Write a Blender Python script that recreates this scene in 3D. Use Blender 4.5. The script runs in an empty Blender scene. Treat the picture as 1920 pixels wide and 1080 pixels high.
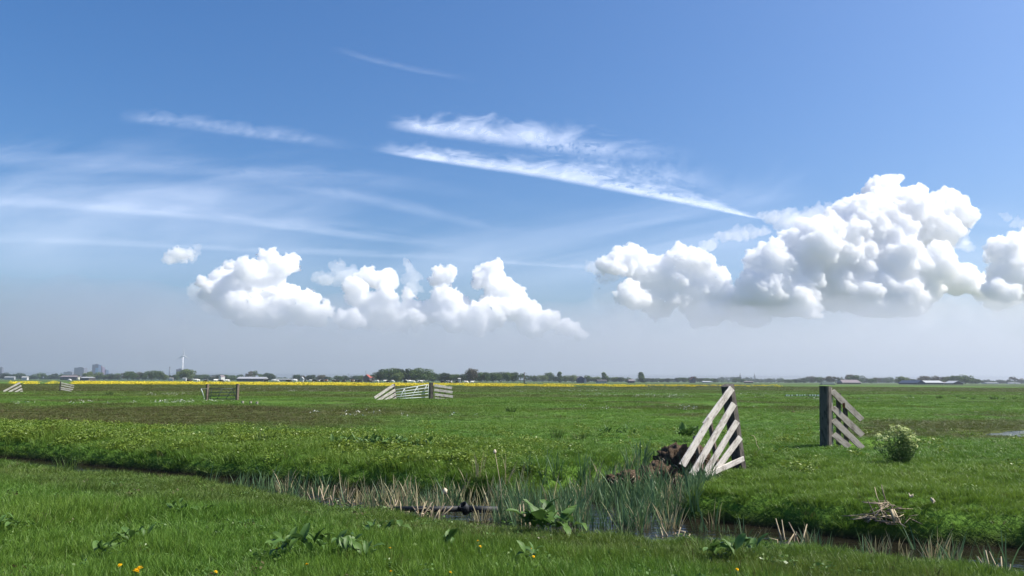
import bpy, bmesh, math, random
import numpy as np
from mathutils import Vector, Matrix

random.seed(7)
RNG = np.random.default_rng(11)
scene = bpy.context.scene
COL = scene.collection
rad = math.radians

# ------------------------------------------------------------------ camera
FPX = 1478.0                       # focal length in photo pixels (1920 wide)
CAM_H = 1.55
PITCH = math.atan((714.0 - 540.0) / FPX)
ROLL = 0.0042
fwd = Vector((0, math.cos(PITCH), math.sin(PITCH)))
_r = Vector((1, 0, 0)); _u = _r.cross(fwd)
c_right = _r * math.cos(ROLL) + _u * math.sin(ROLL)
c_up = _u * math.cos(ROLL) - _r * math.sin(ROLL)
cam_loc = Vector((0, 0, CAM_H))
cam_data = bpy.data.cameras.new('camera')
cam = bpy.data.objects.new('camera', cam_data)
COL.objects.link(cam)
cam_data.sensor_width = 36.0
cam_data.lens = 36.0 * FPX / 1920.0
cam_data.clip_start = 0.1
cam_data.clip_end = 150000.0
m = Matrix.Identity(4)
for i in range(3):
    m[i][0] = c_right[i]; m[i][1] = c_up[i]; m[i][2] = -fwd[i]; m[i][3] = cam_loc[i]
cam.matrix_world = m
scene.camera = cam

# ------------------------------------------------------------------ sky, sun, exposure
SUN_AZ = rad(89.0)                 # measured clockwise from +Y (the view direction)
SUN_EL = rad(50.0)
world = bpy.data.worlds.new('World'); scene.world = world; world.use_nodes = True
wn = world.node_tree
sky = wn.nodes.new('ShaderNodeTexSky'); sky.sky_type = 'NISHITA'; sky.sun_disc = False
sky.sun_elevation = SUN_EL; sky.sun_rotation = SUN_AZ
sky.air_density = 1.0; sky.dust_density = 2.5; sky.ozone_density = 6.0; sky.altitude = 0.0
hs = wn.nodes.new('ShaderNodeHueSaturation'); hs.inputs['Saturation'].default_value = 1.25; hs.inputs['Hue'].default_value = 0.502
wn.links.new(sky.outputs[0], hs.inputs['Color'])
wn.links.new(hs.outputs[0], wn.nodes['Background'].inputs[0])
wn.nodes['Background'].inputs[1].default_value = 0.108
sun_d = bpy.data.lights.new('sun', 'SUN'); sun = bpy.data.objects.new('sun', sun_d); COL.objects.link(sun)
sun_d.energy = 4.9; sun_d.angle = rad(0.53); sun_d.color = (1.0, 0.95, 0.87)
sun_dir = Vector((math.sin(SUN_AZ) * math.cos(SUN_EL), math.cos(SUN_AZ) * math.cos(SUN_EL), math.sin(SUN_EL)))
sun.rotation_euler = sun_dir.to_track_quat('Z', 'Y').to_euler()
vs = scene.view_settings
vs.view_transform = 'Standard'; vs.look = 'None'; vs.gamma = 1.0; vs.exposure = 0.6; vs.use_curve_mapping = False
cy = scene.cycles
cy.use_denoising = True
cy.max_bounces = 64; cy.diffuse_bounces = 3; cy.glossy_bounces = 3; cy.transmission_bounces = 4
cy.volume_bounces = 60; cy.transparent_max_bounces = 24
cy.caustics_reflective = False; cy.caustics_refractive = False
cy.sample_clamp_indirect = 6.0

# ------------------------------------------------------------------ helpers
def ray(px, py):
    return (fwd + c_right * ((px - 960.0) / FPX) + c_up * ((540.0 - py) / FPX))
def at(px, py, z=0.0):
    d = ray(px, py); t = (z - CAM_H) / d.z
    return cam_loc + d * t
def atY(px, py, Y):
    d = ray(px, py); return cam_loc + d * (Y / d.y)
def horizon(px):
    return 714.0 + ROLL * (px - 960.0)

def _hash(ix, iy, iz, seed):
    h = (ix.astype(np.int64) * 374761393 + iy.astype(np.int64) * 668265263 + iz.astype(np.int64) * 2147483647 + seed * 144665)
    h = (h ^ (h >> 13)) * 1274126177
    h = h & 0xffffffff
    return h ^ (h >> 16)
_G = RNG.normal(size=(256, 3)); _G /= np.linalg.norm(_G, axis=1)[:, None]
def perlin(P, seed=0):
    """vectorised 3-D gradient noise, about -0.7..0.7"""
    P = np.asarray(P, float)
    i = np.floor(P).astype(np.int64); f = P - i
    w = f * f * f * (f * (f * 6 - 15) + 10)
    out = 0.0
    for dx in (0, 1):
        wx = w[:, 0] if dx else 1 - w[:, 0]
        for dy in (0, 1):
            wy = w[:, 1] if dy else 1 - w[:, 1]
            for dz in (0, 1):
                wz = w[:, 2] if dz else 1 - w[:, 2]
                g = _G[_hash(i[:, 0] + dx, i[:, 1] + dy, i[:, 2] + dz, seed) & 255]
                d = g[:, 0] * (f[:, 0] - dx) + g[:, 1] * (f[:, 1] - dy) + g[:, 2] * (f[:, 2] - dz)
                out = out + wx * wy * wz * d
    return out
def noise2(x, y, s, seed=0, octv=3):
    x = np.asarray(x, float); y = np.asarray(y, float)
    o = 0.0; a = 1.0
    for k in range(octv):
        o = o + a * perlin(np.stack([x / s + 17.3 * k, y / s - 9.1 * k, np.full_like(x, 0.37 + seed * 1.7)], 1), seed + k)
        a *= 0.5; s *= 0.5
    return o

def link(name, me, mat=None, parent=None):
    o = bpy.data.objects.new(name, me); COL.objects.link(o)
    if mat is not None:
        if not me.materials: me.materials.append(mat)
    if parent is not None: o.parent = parent
    return o
def tag(o, label=None, cat=None, group=None, kind=None):
    if label: o['label'] = label
    if cat: o['category'] = cat
    if group: o['group'] = group
    if kind: o['kind'] = kind
    return o
def empty(name, loc, label, cat, group=None, rz=0.0):
    o = bpy.data.objects.new(name, None); COL.objects.link(o)
    o.location = loc; o.rotation_euler = (0, 0, rz); o.empty_display_size = 0.2
    return tag(o, label, cat, group)
def mesh_np(name, V, F, smooth=False):
    """V (n,3); F list/array of equal-length faces"""
    me = bpy.data.meshes.new(name)
    V = np.asarray(V, np.float32); F = np.asarray(F, np.int32)
    k = F.shape[1]
    me.vertices.add(len(V)); me.vertices.foreach_set('co', V.ravel())
    me.loops.add(F.size); me.loops.foreach_set('vertex_index', F.ravel())
    me.polygons.add(len(F))
    me.polygons.foreach_set('loop_start', np.arange(0, F.size, k, dtype=np.int32))
    me.update(calc_edges=True)
    if smooth: me.polygons.foreach_set('use_smooth', np.ones(len(F), bool))
    return me
def mesh_py(name, V, F, smooth=False):
    me = bpy.data.meshes.new(name); me.from_pydata([tuple(v) for v in V], [], F); me.update()
    if smooth: me.polygons.foreach_set('use_smooth', [True] * len(me.polygons))
    return me

# ------------------------------------------------------------------ material helpers
class NT:
    def __init__(s, name):
        s.mat = bpy.data.materials.new(name); s.mat.use_nodes = True
        s.t = s.mat.node_tree; s.t.nodes.clear()
        s.out = s.n('ShaderNodeOutputMaterial')
    def n(s, typ, **kw):
        nd = s.t.nodes.new(typ)
        for k, v in kw.items():
            if k.startswith('i_'):
                key = k[2:]
                nd.inputs[int(key) if key.isdigit() else key.replace('_', ' ')].default_value = v
            else: setattr(nd, k, v)
        return nd
    def l(s, a, b): s.t.links.new(a, b)
    def math(s, op, a, b=None, clamp=False):
        nd = s.n('ShaderNodeMath', operation=op, use_clamp=clamp)
        for i, v in enumerate((a, b)):
            if v is None: continue
            if isinstance(v, (int, float)): nd.inputs[i].default_value = v
            else: s.l(v, nd.inputs[i])
        return nd.outputs[0]
    def noise(s, vec, scale, detail=3.0, rough=0.55, dist=0.0):
        nd = s.n('ShaderNodeTexNoise'); nd.inputs['Scale'].default_value = scale
        nd.inputs['Detail'].default_value = detail; nd.inputs['Roughness'].default_value = rough
        nd.inputs['Distortion'].default_value = dist
        if vec is not None: s.l(vec, nd.inputs['Vector'])
        return nd.outputs['Fac']
    def mapping(s, vec, scale=(1, 1, 1), loc=(0, 0, 0), rot=(0, 0, 0)):
        nd = s.n('ShaderNodeMapping'); nd.inputs['Scale'].default_value = scale
        nd.inputs['Location'].default_value = loc; nd.inputs['Rotation'].default_value = rot
        s.l(vec, nd.inputs['Vector']); return nd.outputs[0]
    def ramp(s, fac, stops, interp='LINEAR'):
        nd = s.n('ShaderNodeValToRGB'); nd.color_ramp.interpolation = interp
        e = nd.color_ramp.elements
        while len(e) < len(stops): e.new(0.5)
        for k, (p, c) in enumerate(stops):
            e[k].position = p
            e[k].color = (c, c, c, 1) if isinstance(c, (int, float)) else (c[0], c[1], c[2], 1)
        s.l(fac, nd.inputs[0]); return nd.outputs[0]
    def mix(s, fac, a, b, blend='MIX'):
        nd = s.n('ShaderNodeMix', data_type='RGBA', blend_type=blend)
        for sock, v in ((nd.inputs[0], fac), (nd.inputs[6], a), (nd.inputs[7], b)):
            if isinstance(v, (int, float)): sock.default_value = v
            elif isinstance(v, tuple): sock.default_value = (v[0], v[1], v[2], 1)
            else: s.l(v, sock)
        return nd.outputs[2]
    def bsdf(s, color, rough=0.8, spec=0.3, **kw):
        nd = s.n('ShaderNodeBsdfPrincipled')
        if isinstance(color, tuple): nd.inputs['Base Color'].default_value = (*color[:3], 1)
        else: s.l(color, nd.inputs['Base Color'])
        if isinstance(rough, (int, float)): nd.inputs['Roughness'].default_value = rough
        else: s.l(rough, nd.inputs['Roughness'])
        nd.inputs['Specular IOR Level'].default_value = spec
        for k, v in kw.items(): nd.inputs[k.replace('_', ' ')].default_value = v
        s.l(nd.outputs[0], s.out.inputs['Surface']); return nd
    def bump(s, b, height, strength=0.4, dist=0.02):
        nd = s.n('ShaderNodeBump'); nd.inputs['Strength'].default_value = strength
        nd.inputs['Distance'].default_value = dist
        s.l(height, nd.inputs['Height']); s.l(nd.outputs[0], b.inputs['Normal'])
def flat_mat(name, color, rough=0.8, spec=0.25, var=0.25, scale=3.0, **kw):
    t = NT(name); co = t.n('ShaderNodeTexCoord').outputs['Object']
    f = t.noise(co, scale, 4.0, 0.6)
    k = t.ramp(f, [(0.25, tuple(c * (1 - var) for c in color)), (0.75, tuple(min(1, c * (1 + var)) for c in color))])
    t.bsdf(k, rough, spec, **kw)
    return t.mat

ORD = ['first', 'second', 'third', 'fourth', 'fifth', 'sixth', 'seventh', 'eighth', 'ninth', 'tenth', 'eleventh', 'twelfth', 'thirteenth', 'fourteenth', 'fifteenth', 'sixteenth', 'seventeenth', 'eighteenth']

# ------------------------------------------------------------------ the ground: one sheet with the ditches cut into it
WATER_Z = -0.33
POOL_Z = -0.07
NX, NY = 0.497, 0.868
POST_L = (4.65, 16.2); POST_R = (7.49, 18.85)
SIDE = np.array([(0.6, 11.0), (2.3, 13.3), POST_L, POST_R, (11.4, 22.3), (15.6, 24.9), (26.0, 29.5), (60.0, 42.0)])
def seg_dist(x, y, poly):
    best = np.full_like(x, 1e9); par = np.zeros_like(x)
    for k in range(len(poly) - 1):
        ax, ay = poly[k]; bx, by = poly[k + 1]
        dx, dy = bx - ax, by - ay
        t = np.clip(((x - ax) * dx + (y - ay) * dy) / (dx * dx + dy * dy), 0, 1)
        d = np.hypot(x - ax - t * dx, y - ay - t * dy)
        s = d < best
        best = np.where(s, d, best); par = np.where(s, k + t, par)
    return best, par
def sstep(a, b, v):
    t = np.clip((v - a) / (b - a), 0, 1); return t * t * (3 - 2 * t)
def ditch_n(x, y):
    t = NY * x - NX * y
    z0 = np.zeros_like(t)
    w = 0.35 * perlin(np.stack([t / 3.1, z0 + 4.2, z0], 1), 5) + 0.16 * perlin(np.stack([t / 0.9, z0 + 1.2, z0], 1), 6)
    w2 = 0.4 * perlin(np.stack([t / 2.3, z0 + 7.2, z0], 1), 7) + 0.22 * perlin(np.stack([t / 0.7, z0 + 3.2, z0], 1), 8)
    return NX * x + NY * y + w, NX * x + NY * y + w2
def G(x, y):
    x = np.atleast_1d(np.asarray(x, float)); y = np.atleast_1d(np.asarray(y, float))
    D = np.hypot(x, y)
    near = 1 - sstep(60, 160, D)
    z = (0.10 * noise2(x, y, 5.0, 1, 2) + 0.055 * noise2(x, y, 1.1, 2, 2)) * (0.15 + 0.85 * near)
    z = z + 0.35 * noise2(x, y, 90.0, 3, 2) * sstep(70, 250, D) - 0.10 * sstep(80, 300, D)
    na, nb = ditch_n(x, y)
    fb = sstep(10.9, 11.6, nb) * (1 - sstep(13.5, 17, nb))
    z = z + fb * (0.04 + 0.26 * np.abs(noise2(x, y, 1.9, 9, 3)))      # lumpy far bank
    z = z - 0.10 * sstep(5.6, 8.2, na) * (1 - sstep(9.6, 9.9, na))
    # front ditch
    sh = 0.75 * (1 - sstep(-5.5, -1.5, x)) + 0.45 * sstep(1.2, 2.6, x)
    cut = sstep(7.85, 8.75, na - sh) * (1 - sstep(10.45, 11.05, nb))
    z = z * (1 - cut) - 0.80 * cut
    # side ditch with the dam left standing between the gate posts
    d, par = seg_dist(x, y, SIDE)
    wob = 0.25 * noise2(x, y, 1.4, 12, 2)
    dam = sstep(1.75, 2.25, par) * (1 - sstep(3.02, 3.16, par))
    nar = 0.62 * sstep(3.0, 3.2, par)
    c2 = (1 - sstep(0.75 - nar * .8, 1.45 - nar, d + wob)) * (1 - dam) * (1 - sstep(3.6, 3.95, par))
    z = np.where(c2 > 0, np.minimum(z, z * (1 - c2) - 0.72 * c2), z)
    # shallow pool on the right where the side ditch has spilled over
    flat = 1 - sstep(0.9, 1.6, np.hypot((x - 19.6) / 5.2, (y - 26.3 - 0.42 * (x - 19.6)) / 2.6))
    z = z * (1 - 0.8 * flat) - 0.035 * flat
    pool = 1 - sstep(0.75, 1.1, np.hypot((x - 19.2) / 4.4, (y - 26.5 - 0.42 * (x - 19.2)) / 1.6) + 0.3 * noise2(x, y, 1.2, 14, 2))
    z = np.where(pool > 0, np.minimum(z, z * (1 - pool) - 0.22 * pool), z)
    return z
def g1(x, y): return float(G(x, y)[0])

d_rows = [5.0]
while d_rows[-1] < 48: d_rows.append(d_rows[-1] * 1.0075)
while d_rows[-1] < 12000: d_rows.append(d_rows[-1] * 1.022)
d_rows = np.array(d_rows); s_cols = np.linspace(-1.2, 1.2, 440)
DD, SS = np.meshgrid(d_rows, s_cols, indexing='ij')
gx = (DD * SS).ravel(); gy = (DD - 6.5).ravel()
gz = G(gx, gy)
nr, ncol = DD.shape
idx = np.arange(nr * ncol).reshape(nr, ncol)
Fq = np.stack([idx[:-1, :-1], idx[:-1, 1:], idx[1:, 1:], idx[1:, :-1]], -1).reshape(-1, 4)
ground_me = mesh_np('ground', np.stack([gx, gy, gz], 1), Fq, True)

# where the meadow is brown (sorrel and bare peat), yellow-green (marsh plants) or plain green
def zones(x, y):
    D = y; az = x / np.maximum(y, 1.0)
    n = noise2(x, y, 7.0, 21, 3); n2 = noise2(x, y, 2.0, 22, 2); n3 = noise2(x / 5, y, 14.0, 23, 3)
    b1 = sstep(25, 29, D + 6 * n) * (1 - sstep(42, 50, D + 8 * n)) * (1 - sstep(-0.30, 0.0, az + 0.15 * n))
    b2 = sstep(92, 104, D + 10 * n3) * (1 - sstep(150, 180, D)) * (0.9 - 0.7 * sstep(-0.25, 0.2, az))
    b3 = sstep(120, 150, D + 20 * n3) * (1 - sstep(230, 260, D)) * 0.75
    b4 = sstep(0.36, 0.46, az + 0.1 * n) * sstep(21.5, 23.5, D + 2 * n2) * (1 - sstep(30, 36, D + 5 * n)) * 0.85
    b5 = 0.65 * sstep(0.0, 0.3, n3) * sstep(50, 70, D) * (1 - sstep(240, 300, D))
    b6 = 0.35 * sstep(0.15, 0.4, n) * (1 - sstep(11, 14, D)) * sstep(-0.1, 0.1, n2)
    na, nb = ditch_n(x, y)
    b7 = 0.45 * sstep(6.3, 7.0, na + 0.5 * n2) * (1 - sstep(8.6, 9.0, na)) * sstep(-0.25, 0.2, n + 0.15)
    b8 = 0.2 * sstep(1.0, 2.4, x - 0.2 * n) * (1 - sstep(9, 10, na)) * sstep(-0.3, 0.2, n2)
    b9 = 0.7 * sstep(0.05, 0.35, n) * sstep(30, 36, D) * (1 - sstep(60, 75, D))
    brown = np.clip(np.maximum.reduce([b1, b2, b3, b4, b5, b6, b7, b8, b9]), 0, 1)
    marsh = sstep(10.9, 11.3, nb) * (1 - sstep(14.0, 18.0, nb + 2.5 * n)) * (1 - sstep(-0.02, 0.14, az + 0.12 * n)) * sstep(-0.35, 0.05, n2 + 0.25 * n + 0.15)
    return brown, np.clip(marsh, 0, 1)
zb, zm = zones(gx, gy)
at1 = ground_me.attributes.new('brown', 'FLOAT', 'POINT'); at1.data.foreach_set('value', zb.astype(np.float32))
at2 = ground_me.attributes.new('marsh', 'FLOAT', 'POINT'); at2.data.foreach_set('value', zm.astype(np.float32))

T = NT('meadow_ground')
geo = T.n('ShaderNodeNewGeometry'); P = geo.outputs['Position']
n_f = T.noise(P, 6.0, 5.0, 0.65); n_m = T.noise(P, 0.9, 4.0, 0.6); n_l = T.noise(T.mapping(P, (0.03, 0.12, 1)), 1.0, 4.0, 0.6)
green = T.mix(n_m, (0.050, 0.120, 0.014), (0.10, 0.195, 0.029))
green = T.mix(T.ramp(n_l, [(0.35, 0.0), (0.7, 1.0)]), green, (0.11, 0.20, 0.028))
green = T.mix(T.ramp(n_f, [(0.3, 0.75), (0.55, 0.0)]), green, (0.02, 0.05, 0.008))
brn = T.mix(n_f, (0.040, 0.034, 0.012), (0.095, 0.070, 0.032))
ab = T.n('ShaderNodeAttribute', attribute_name='brown').outputs['Fac']; am = T.n('ShaderNodeAttribute', attribute_name='marsh').outputs['Fac']
col = T.mix(T.math('MULTIPLY', am, 0.2), green, (0.09, 0.125, 0.018))
col = T.mix(T.math('MULTIPLY', ab, 0.78), col, brn)
sz = T.n('ShaderNodeSeparateXYZ'); T.l(P, sz.inputs[0])
wet = T.n('ShaderNodeMapRange'); T.l(sz.outputs[2], wet.inputs[0]); wet.inputs[1].default_value = -0.34; wet.inputs[2].default_value = -0.12; wet.inputs[3].default_value = 1.0; wet.inputs[4].default_value = 0.0
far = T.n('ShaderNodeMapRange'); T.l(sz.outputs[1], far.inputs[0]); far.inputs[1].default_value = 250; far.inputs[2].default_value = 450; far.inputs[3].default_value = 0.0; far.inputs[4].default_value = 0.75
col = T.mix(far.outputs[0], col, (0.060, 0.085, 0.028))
col = T.mix(wet.outputs[0], col, (0.022, 0.015, 0.009))
b = T.bsdf(col, 0.95, 0.1)
T.bump(b, n_f, 0.9, 0.12)
ground = link('ground', ground_me, T.mat); tag(ground, kind='structure')

# water in the ditches
T = NT('ditch_water')
P = T.n('ShaderNodeNewGeometry').outputs['Position']
b = T.bsdf((0.014, 0.012, 0.008), 0.03, 0.5, IOR=1.33)
T.bump(b, T.noise(T.mapping(P, (1.0, 2.2, 1)), 3.0, 3.0, 0.5), 0.5, 0.05)
wm = mesh_py('water', [(-45, 4, WATER_Z), (65, 4, WATER_Z), (65, 62, WATER_Z), (-45, 62, WATER_Z)], [(0, 1, 2, 3)])
link('pool_water', mesh_py('pool_water', [(13.5, 22.5, POOL_Z), (26, 22.5, POOL_Z), (26, 33, POOL_Z), (13.5, 33, POOL_Z)], [(0, 1, 2, 3)]), T.mat)['kind'] = 'structure'
water = link('water', wm, T.mat); tag(water, kind='structure')

# ------------------------------------------------------------------ clouds (real volumes lit by the sun)
def volume_mat(name, density, color=(1, 1, 1), aniso=0.0):
    t = NT(name)
    v = t.n('ShaderNodeVolumePrincipled')
    v.inputs['Color'].default_value = (*color, 1); v.inputs['Density'].default_value = density
    v.inputs['Anisotropy'].default_value = aniso
    t.l(v.outputs[0], t.out.inputs['Volume'])
    return t.mat
def ico(sub):
    bm = bmesh.new(); bmesh.ops.create_icosphere(bm, subdivisions=sub, radius=1.0)
    V = np.array([v.co for v in bm.verts]); F = np.array([[v.index for v in f.verts] for f in bm.faces]); bm.free()
    return V, F
ICO2 = ico(2)
def cloud_mesh(name, spheres, voxel, amp, seed, base_z=None, lump=200.0):
    """union of puffs, re-meshed, then broken up by billowing noise"""
    Vs, Fs, n = [], [], 0
    for c, r in spheres:
        Vs.append(ICO2[0] * r + np.array(c)); Fs.append(ICO2[1] + n); n += len(ICO2[0])
    me = mesh_np(name, np.concatenate(Vs), np.concatenate(Fs))
    o = bpy.data.objects.new(name, me); COL.objects.link(o)
    md = o.modifiers.new('remesh', 'REMESH'); md.mode = 'VOXEL'; md.voxel_size = voxel
    dg = bpy.context.evaluated_depsgraph_get()
    me2 = bpy.data.meshes.new_from_object(o.evaluated_get(dg))
    bpy.data.objects.remove(o); bpy.data.meshes.remove(me)
    nv = len(me2.vertices)
    V = np.empty(nv * 3, np.float32); me2.vertices.foreach_get('co', V); V = V.reshape(-1, 3).astype(float)
    N = np.empty(nv * 3, np.float32); me2.vertices.foreach_get('normal', N); N = N.reshape(-1, 3)
    V = V + amp * 2.2 * np.stack([perlin(V / (lump * 2.6) + 11.3 * q + seed, seed + 20 + q) for q in range(3)], 1) * np.array([1, 1, .7])
    L = lump; a = amp
    for k in range(5):
        nz = perlin(V / L + 31.7 * k + seed * 3.1, seed + k)
        d = a * (np.abs(nz) * 2.2 - 0.5) if k else a * nz * 1.6
        V = V + N * np.asarray(d)[:, None]
        if k < 3:
            me2.vertices.foreach_set('co', V.astype(np.float32).ravel()); me2.update()
            me2.vertices.foreach_get('normal', Nb := np.empty(nv * 3, np.float32)); N = Nb.reshape(-1, 3)
        L *= 0.5; a *= 0.70
    if base_z is not None:
        lo = V[:, 2] < base_z
        V[lo, 2] = base_z + (V[lo, 2] - base_z) * 0.45
    me2.vertices.foreach_set('co', V.astype(np.float32).ravel()); me2.update()
    me2.name = name
    return me2
def puffs(blobs, Y, rng, n1=14, n2=7, k1=(0.34, 0.6), k2=(0.3, 0.5), depth=0.8):
    """blobs in degrees of arc turned to metres at distance Y: (px, py, radius px[, dy])"""
    out = []
    for b in blobs:
        px, py, rp = b[:3]; dy = 0.30 * (px - blobs[0][0]) - 0.22 * (py - blobs[0][1]) + rng.normal() * 13
        s = Y / FPX
        c = np.array(atY(px, py, Y + dy * s)); r = rp * s
        out.append((c, r * 0.92))
        for _ in range(n1):
            d = rng.normal(size=3); d[2] = abs(d[2]) * 0.9 - 0.3; d /= np.linalg.norm(d)
            d[1] *= depth
            r1 = r * rng.uniform(*k1)
            c1 = c + d * (r * 1.0 - r1 * 0.25)
            out.append((c1, r1))
            for _ in range(n2):
                e = rng.normal(size=3); e = e / np.linalg.norm(e) + d * 0.8; e /= np.linalg.norm(e)
                r2 = r1 * rng.uniform(*k2) * rng.uniform(0.7, 1.15)
                out.append((c1 + e * (r1 - r2 * 0.1), r2))
    return out
def vapour(name, sp, cx, density, voxel, amp, seed, bz, lump, color=(1, 1, 1)):
    me = cloud_mesh(name, sp, voxel, amp, seed, bz, lump)
    V = np.empty(len(me.vertices) * 3, np.float32); me.vertices.foreach_get('co', V); V = V.reshape(-1, 3) - cx
    me.vertices.foreach_set('co', V.astype(np.float32).ravel()); me.update()
    key = 'cloud_vapour_%g_%g' % (density, color[0])
    mt = bpy.data.materials.get(key) or volume_mat(key, density, color, 0.0)
    me.materials.clear(); me.materials.append(mt)
    return me
def cloud(label, blobs, Y, seed, density, voxel_px=1.5, amp_px=5.2, lump_px=22.0, base_py=None, name='cumulus_cloud', n1=24, n2=10, mist=(), wisps=(), mist_density=0.0006, wisp_density=0.0035):
    rng = np.random.default_rng(seed); s = Y / FPX
    sp = puffs(blobs, Y, rng, n1, n2)
    bz = None if base_py is None else atY(960, base_py, Y).z
    cx = np.array(atY(blobs[0][0], blobs[0][1], Y))
    o = link(name, vapour(name, sp, cx, density, voxel_px * s, amp_px * s, seed, bz, lump_px * s)); o.location = cx
    for k, w in enumerate(wisps):
        link('wispy_edge', vapour('wispy_edge', puffs(w, Y, rng, 12, 5, (0.35, 0.8), (0.25, 0.6)), cx, wisp_density, 1.6 * s, 2.6 * s, seed + 50 + k, None, 15 * s), parent=o)
    if mist:
        link('misty_base', vapour('misty_base', puffs(mist, Y, rng, 14, 5, (0.3, 0.7), (0.3, 0.6), 1.6), cx, mist_density, 4 * s, 6 * s, seed + 90, None, 60 * s), parent=o)
    tag(o, label, 'cloud', 'cumulus clouds above the horizon')
    return o

def horizon_bank(label, Y, sigma, T0, px0, px1, tops, seed):
    """low bank of thick air: deep near the ground, thinning to nothing at its top"""
    n, m = 90, 9; V = []
    xs = np.linspace(px0, px1, n); tp = np.interp(xs, [t[0] for t in tops], [t[1] for t in tops])
    tp = tp + 26 * perlin(np.stack([xs / 150., xs * 0 + seed, xs * 0], 1), seed) + 12 * perlin(np.stack([xs / 50., xs * 0 + seed, xs * 0 + 2], 1), seed)
    for face in (0, 1):
        for i in range(n):
            zt = atY(xs[i], tp[i], Y).z
            for j in range(m):
                f = j / (m - 1); z = 60 + (zt - 60) * f; T = T0 * (1 - f) ** 0.8 + 2.0
                p = atY(xs[i], 640, Y); edge = min(1.0, 6 * i / n + .002, 6 * (n - 1 - i) / n + .002)
                V.append((p.x, Y - T * edge * .5 if face == 0 else Y + T * edge * .5, z))
    F = []; N = n * m
    for i in range(n - 1):
        for j in range(m - 1):
            a = i * m + j; F.append((a, a + m, a + m + 1, a + 1)); F.append((N + a, N + a + 1, N + a + m + 1, N + a + m))
    for i in range(n - 1):
        a = i * m; F.append((a, N + a, N + a + m, a + m)); a = i * m + m - 1; F.append((a, a + m, N + a + m, N + a))
    for j in range(m - 1):
        F.append((j, j + 1, N + j + 1, N + j)); a = (n - 1) * m + j; F.append((a, N + a, N + a + 1, a + 1))
    me = mesh_py('haze_bank', V, F)
    o = link('haze_bank', me, volume_mat('haze_bank_air', sigma, (0.78, 0.81, 0.885), 0.45)); tag(o, label, 'haze bank')

D1 = 0.025
cloud('largest, tallest heaped white cumulus cloud at upper right of the sky',
      [(1665, 385, 46), (1620, 408, 36), (1710, 400, 42), (1770, 405, 40), (1740, 432, 48), (1660, 440, 52), (1590, 428, 38), (1560, 445, 36), (1530, 475, 44),
       (1600, 485, 52), (1490, 455, 32), (1680, 495, 46), (1745, 500, 36), (1795, 528, 32), (1845, 545, 26), (1730, 555, 26), (1490, 520, 42), (1560, 545, 46), (1440, 500, 34), (1425, 548, 32), (1480, 570, 40), (1630, 560, 44), (1690, 565, 36), (1880, 560, 26)],
      9500, 3, D1, base_py=592, mist=[(1560, 570, 60), (1660, 575, 60), (1480, 560, 54), (1750, 578, 52), (1840, 580, 46), (1900, 585, 40), (1400, 600, 36)],
      wisps=[[(1425, 405, 8), (1445, 410, 14), (1475, 416, 20), (1510, 418, 22), (1540, 404, 18), (1556, 388, 9)], [(1800, 455, 14), (1812, 466, 9)]])
cloud('broad low cumulus cloud with two peaks below the long cirrus streak',
      [(1180, 492, 27), (1150, 500, 20), (1215, 518, 30), (1280, 492, 28), (1308, 502, 26), (1335, 522, 24), (1262, 532, 32), (1300, 560, 34), (1240, 570, 28), (1360, 562, 28), (1395, 588, 28), (1330, 585, 34), (1190, 560, 26), (1425, 600, 22), (1345, 540, 26)],
      9000, 5, D1, base_py=606, mist=[(1200, 585, 50), (1290, 592, 52), (1380, 600, 46), (1150, 560, 32), (1450, 605, 34), (1150, 610, 34)],
      wisps=[[(1105, 500, 9), (1120, 505, 14), (1140, 518, 18)], [(1312, 474, 9), (1332, 462, 13), (1356, 446, 12), (1385, 440, 15), (1410, 438, 13), (1432, 436, 10)]])
cloud('bulging white cumulus cloud cut off by the right edge of the sky',
      [(1885, 480, 30), (1925, 474, 38), (1900, 522, 32), (1940, 540, 38), (1880, 548, 24)], 8600, 7, D1, base_py=592, mist=[(1900, 575, 44), (1960, 575, 50)])
cloud('heaped cumulus cloud nearest the wind turbine, with a double rounded top',
      [(502, 497, 22), (537, 500, 22), (432, 502, 13), (465, 512, 20), (495, 525, 28), (412, 522, 16), (378, 534, 12), (432, 545, 26), (482, 550, 30), (540, 558, 22), (582, 560, 16), (565, 575, 24), (605, 586, 18), (640, 598, 12), (525, 590, 28), (440, 575, 28), (480, 592, 30), (400, 560, 20), (585, 600, 22)],
      9000, 11, D1, base_py=612, mist=[(470, 595, 44), (400, 575, 34), (560, 600, 42), (620, 610, 30), (520, 620, 34)],
      wisps=[[(372, 545, 14), (385, 560, 18), (400, 575, 20)], [(340, 604, 10), (346, 612, 8)]])
cloud('long cumulus bank of several towers in the middle of the sky',
      [(700, 525, 22), (726, 528, 19), (665, 540, 18), (718, 556, 20), (714, 582, 20), (698, 600, 24), (768, 552, 11), (766, 578, 14), (778, 602, 16), (832, 522, 19), (815, 528, 13), (836, 562, 24), (862, 574, 22), (850, 600, 30), (920, 513, 24), (906, 527, 18),
       (940, 547, 24), (966, 556, 19), (932, 582, 32), (982, 592, 28), (1030, 602, 20), (1065, 618, 18), (1090, 631, 11), (1000, 620, 22), (745, 596, 26), (800, 590, 22), (655, 600, 20), (905, 600, 30), (680, 560, 20)],
      9400, 13, D1, base_py=632, mist=[(720, 610, 40), (800, 612, 40), (880, 620, 42), (960, 622, 40), (1040, 632, 30), (660, 600, 30)],
      wisps=[[(592, 522, 10), (612, 526, 14), (634, 508, 13), (641, 494, 8), (650, 522, 18)], [(762, 494, 7), (768, 504, 9), (774, 522, 13), (776, 540, 13)]])
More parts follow.
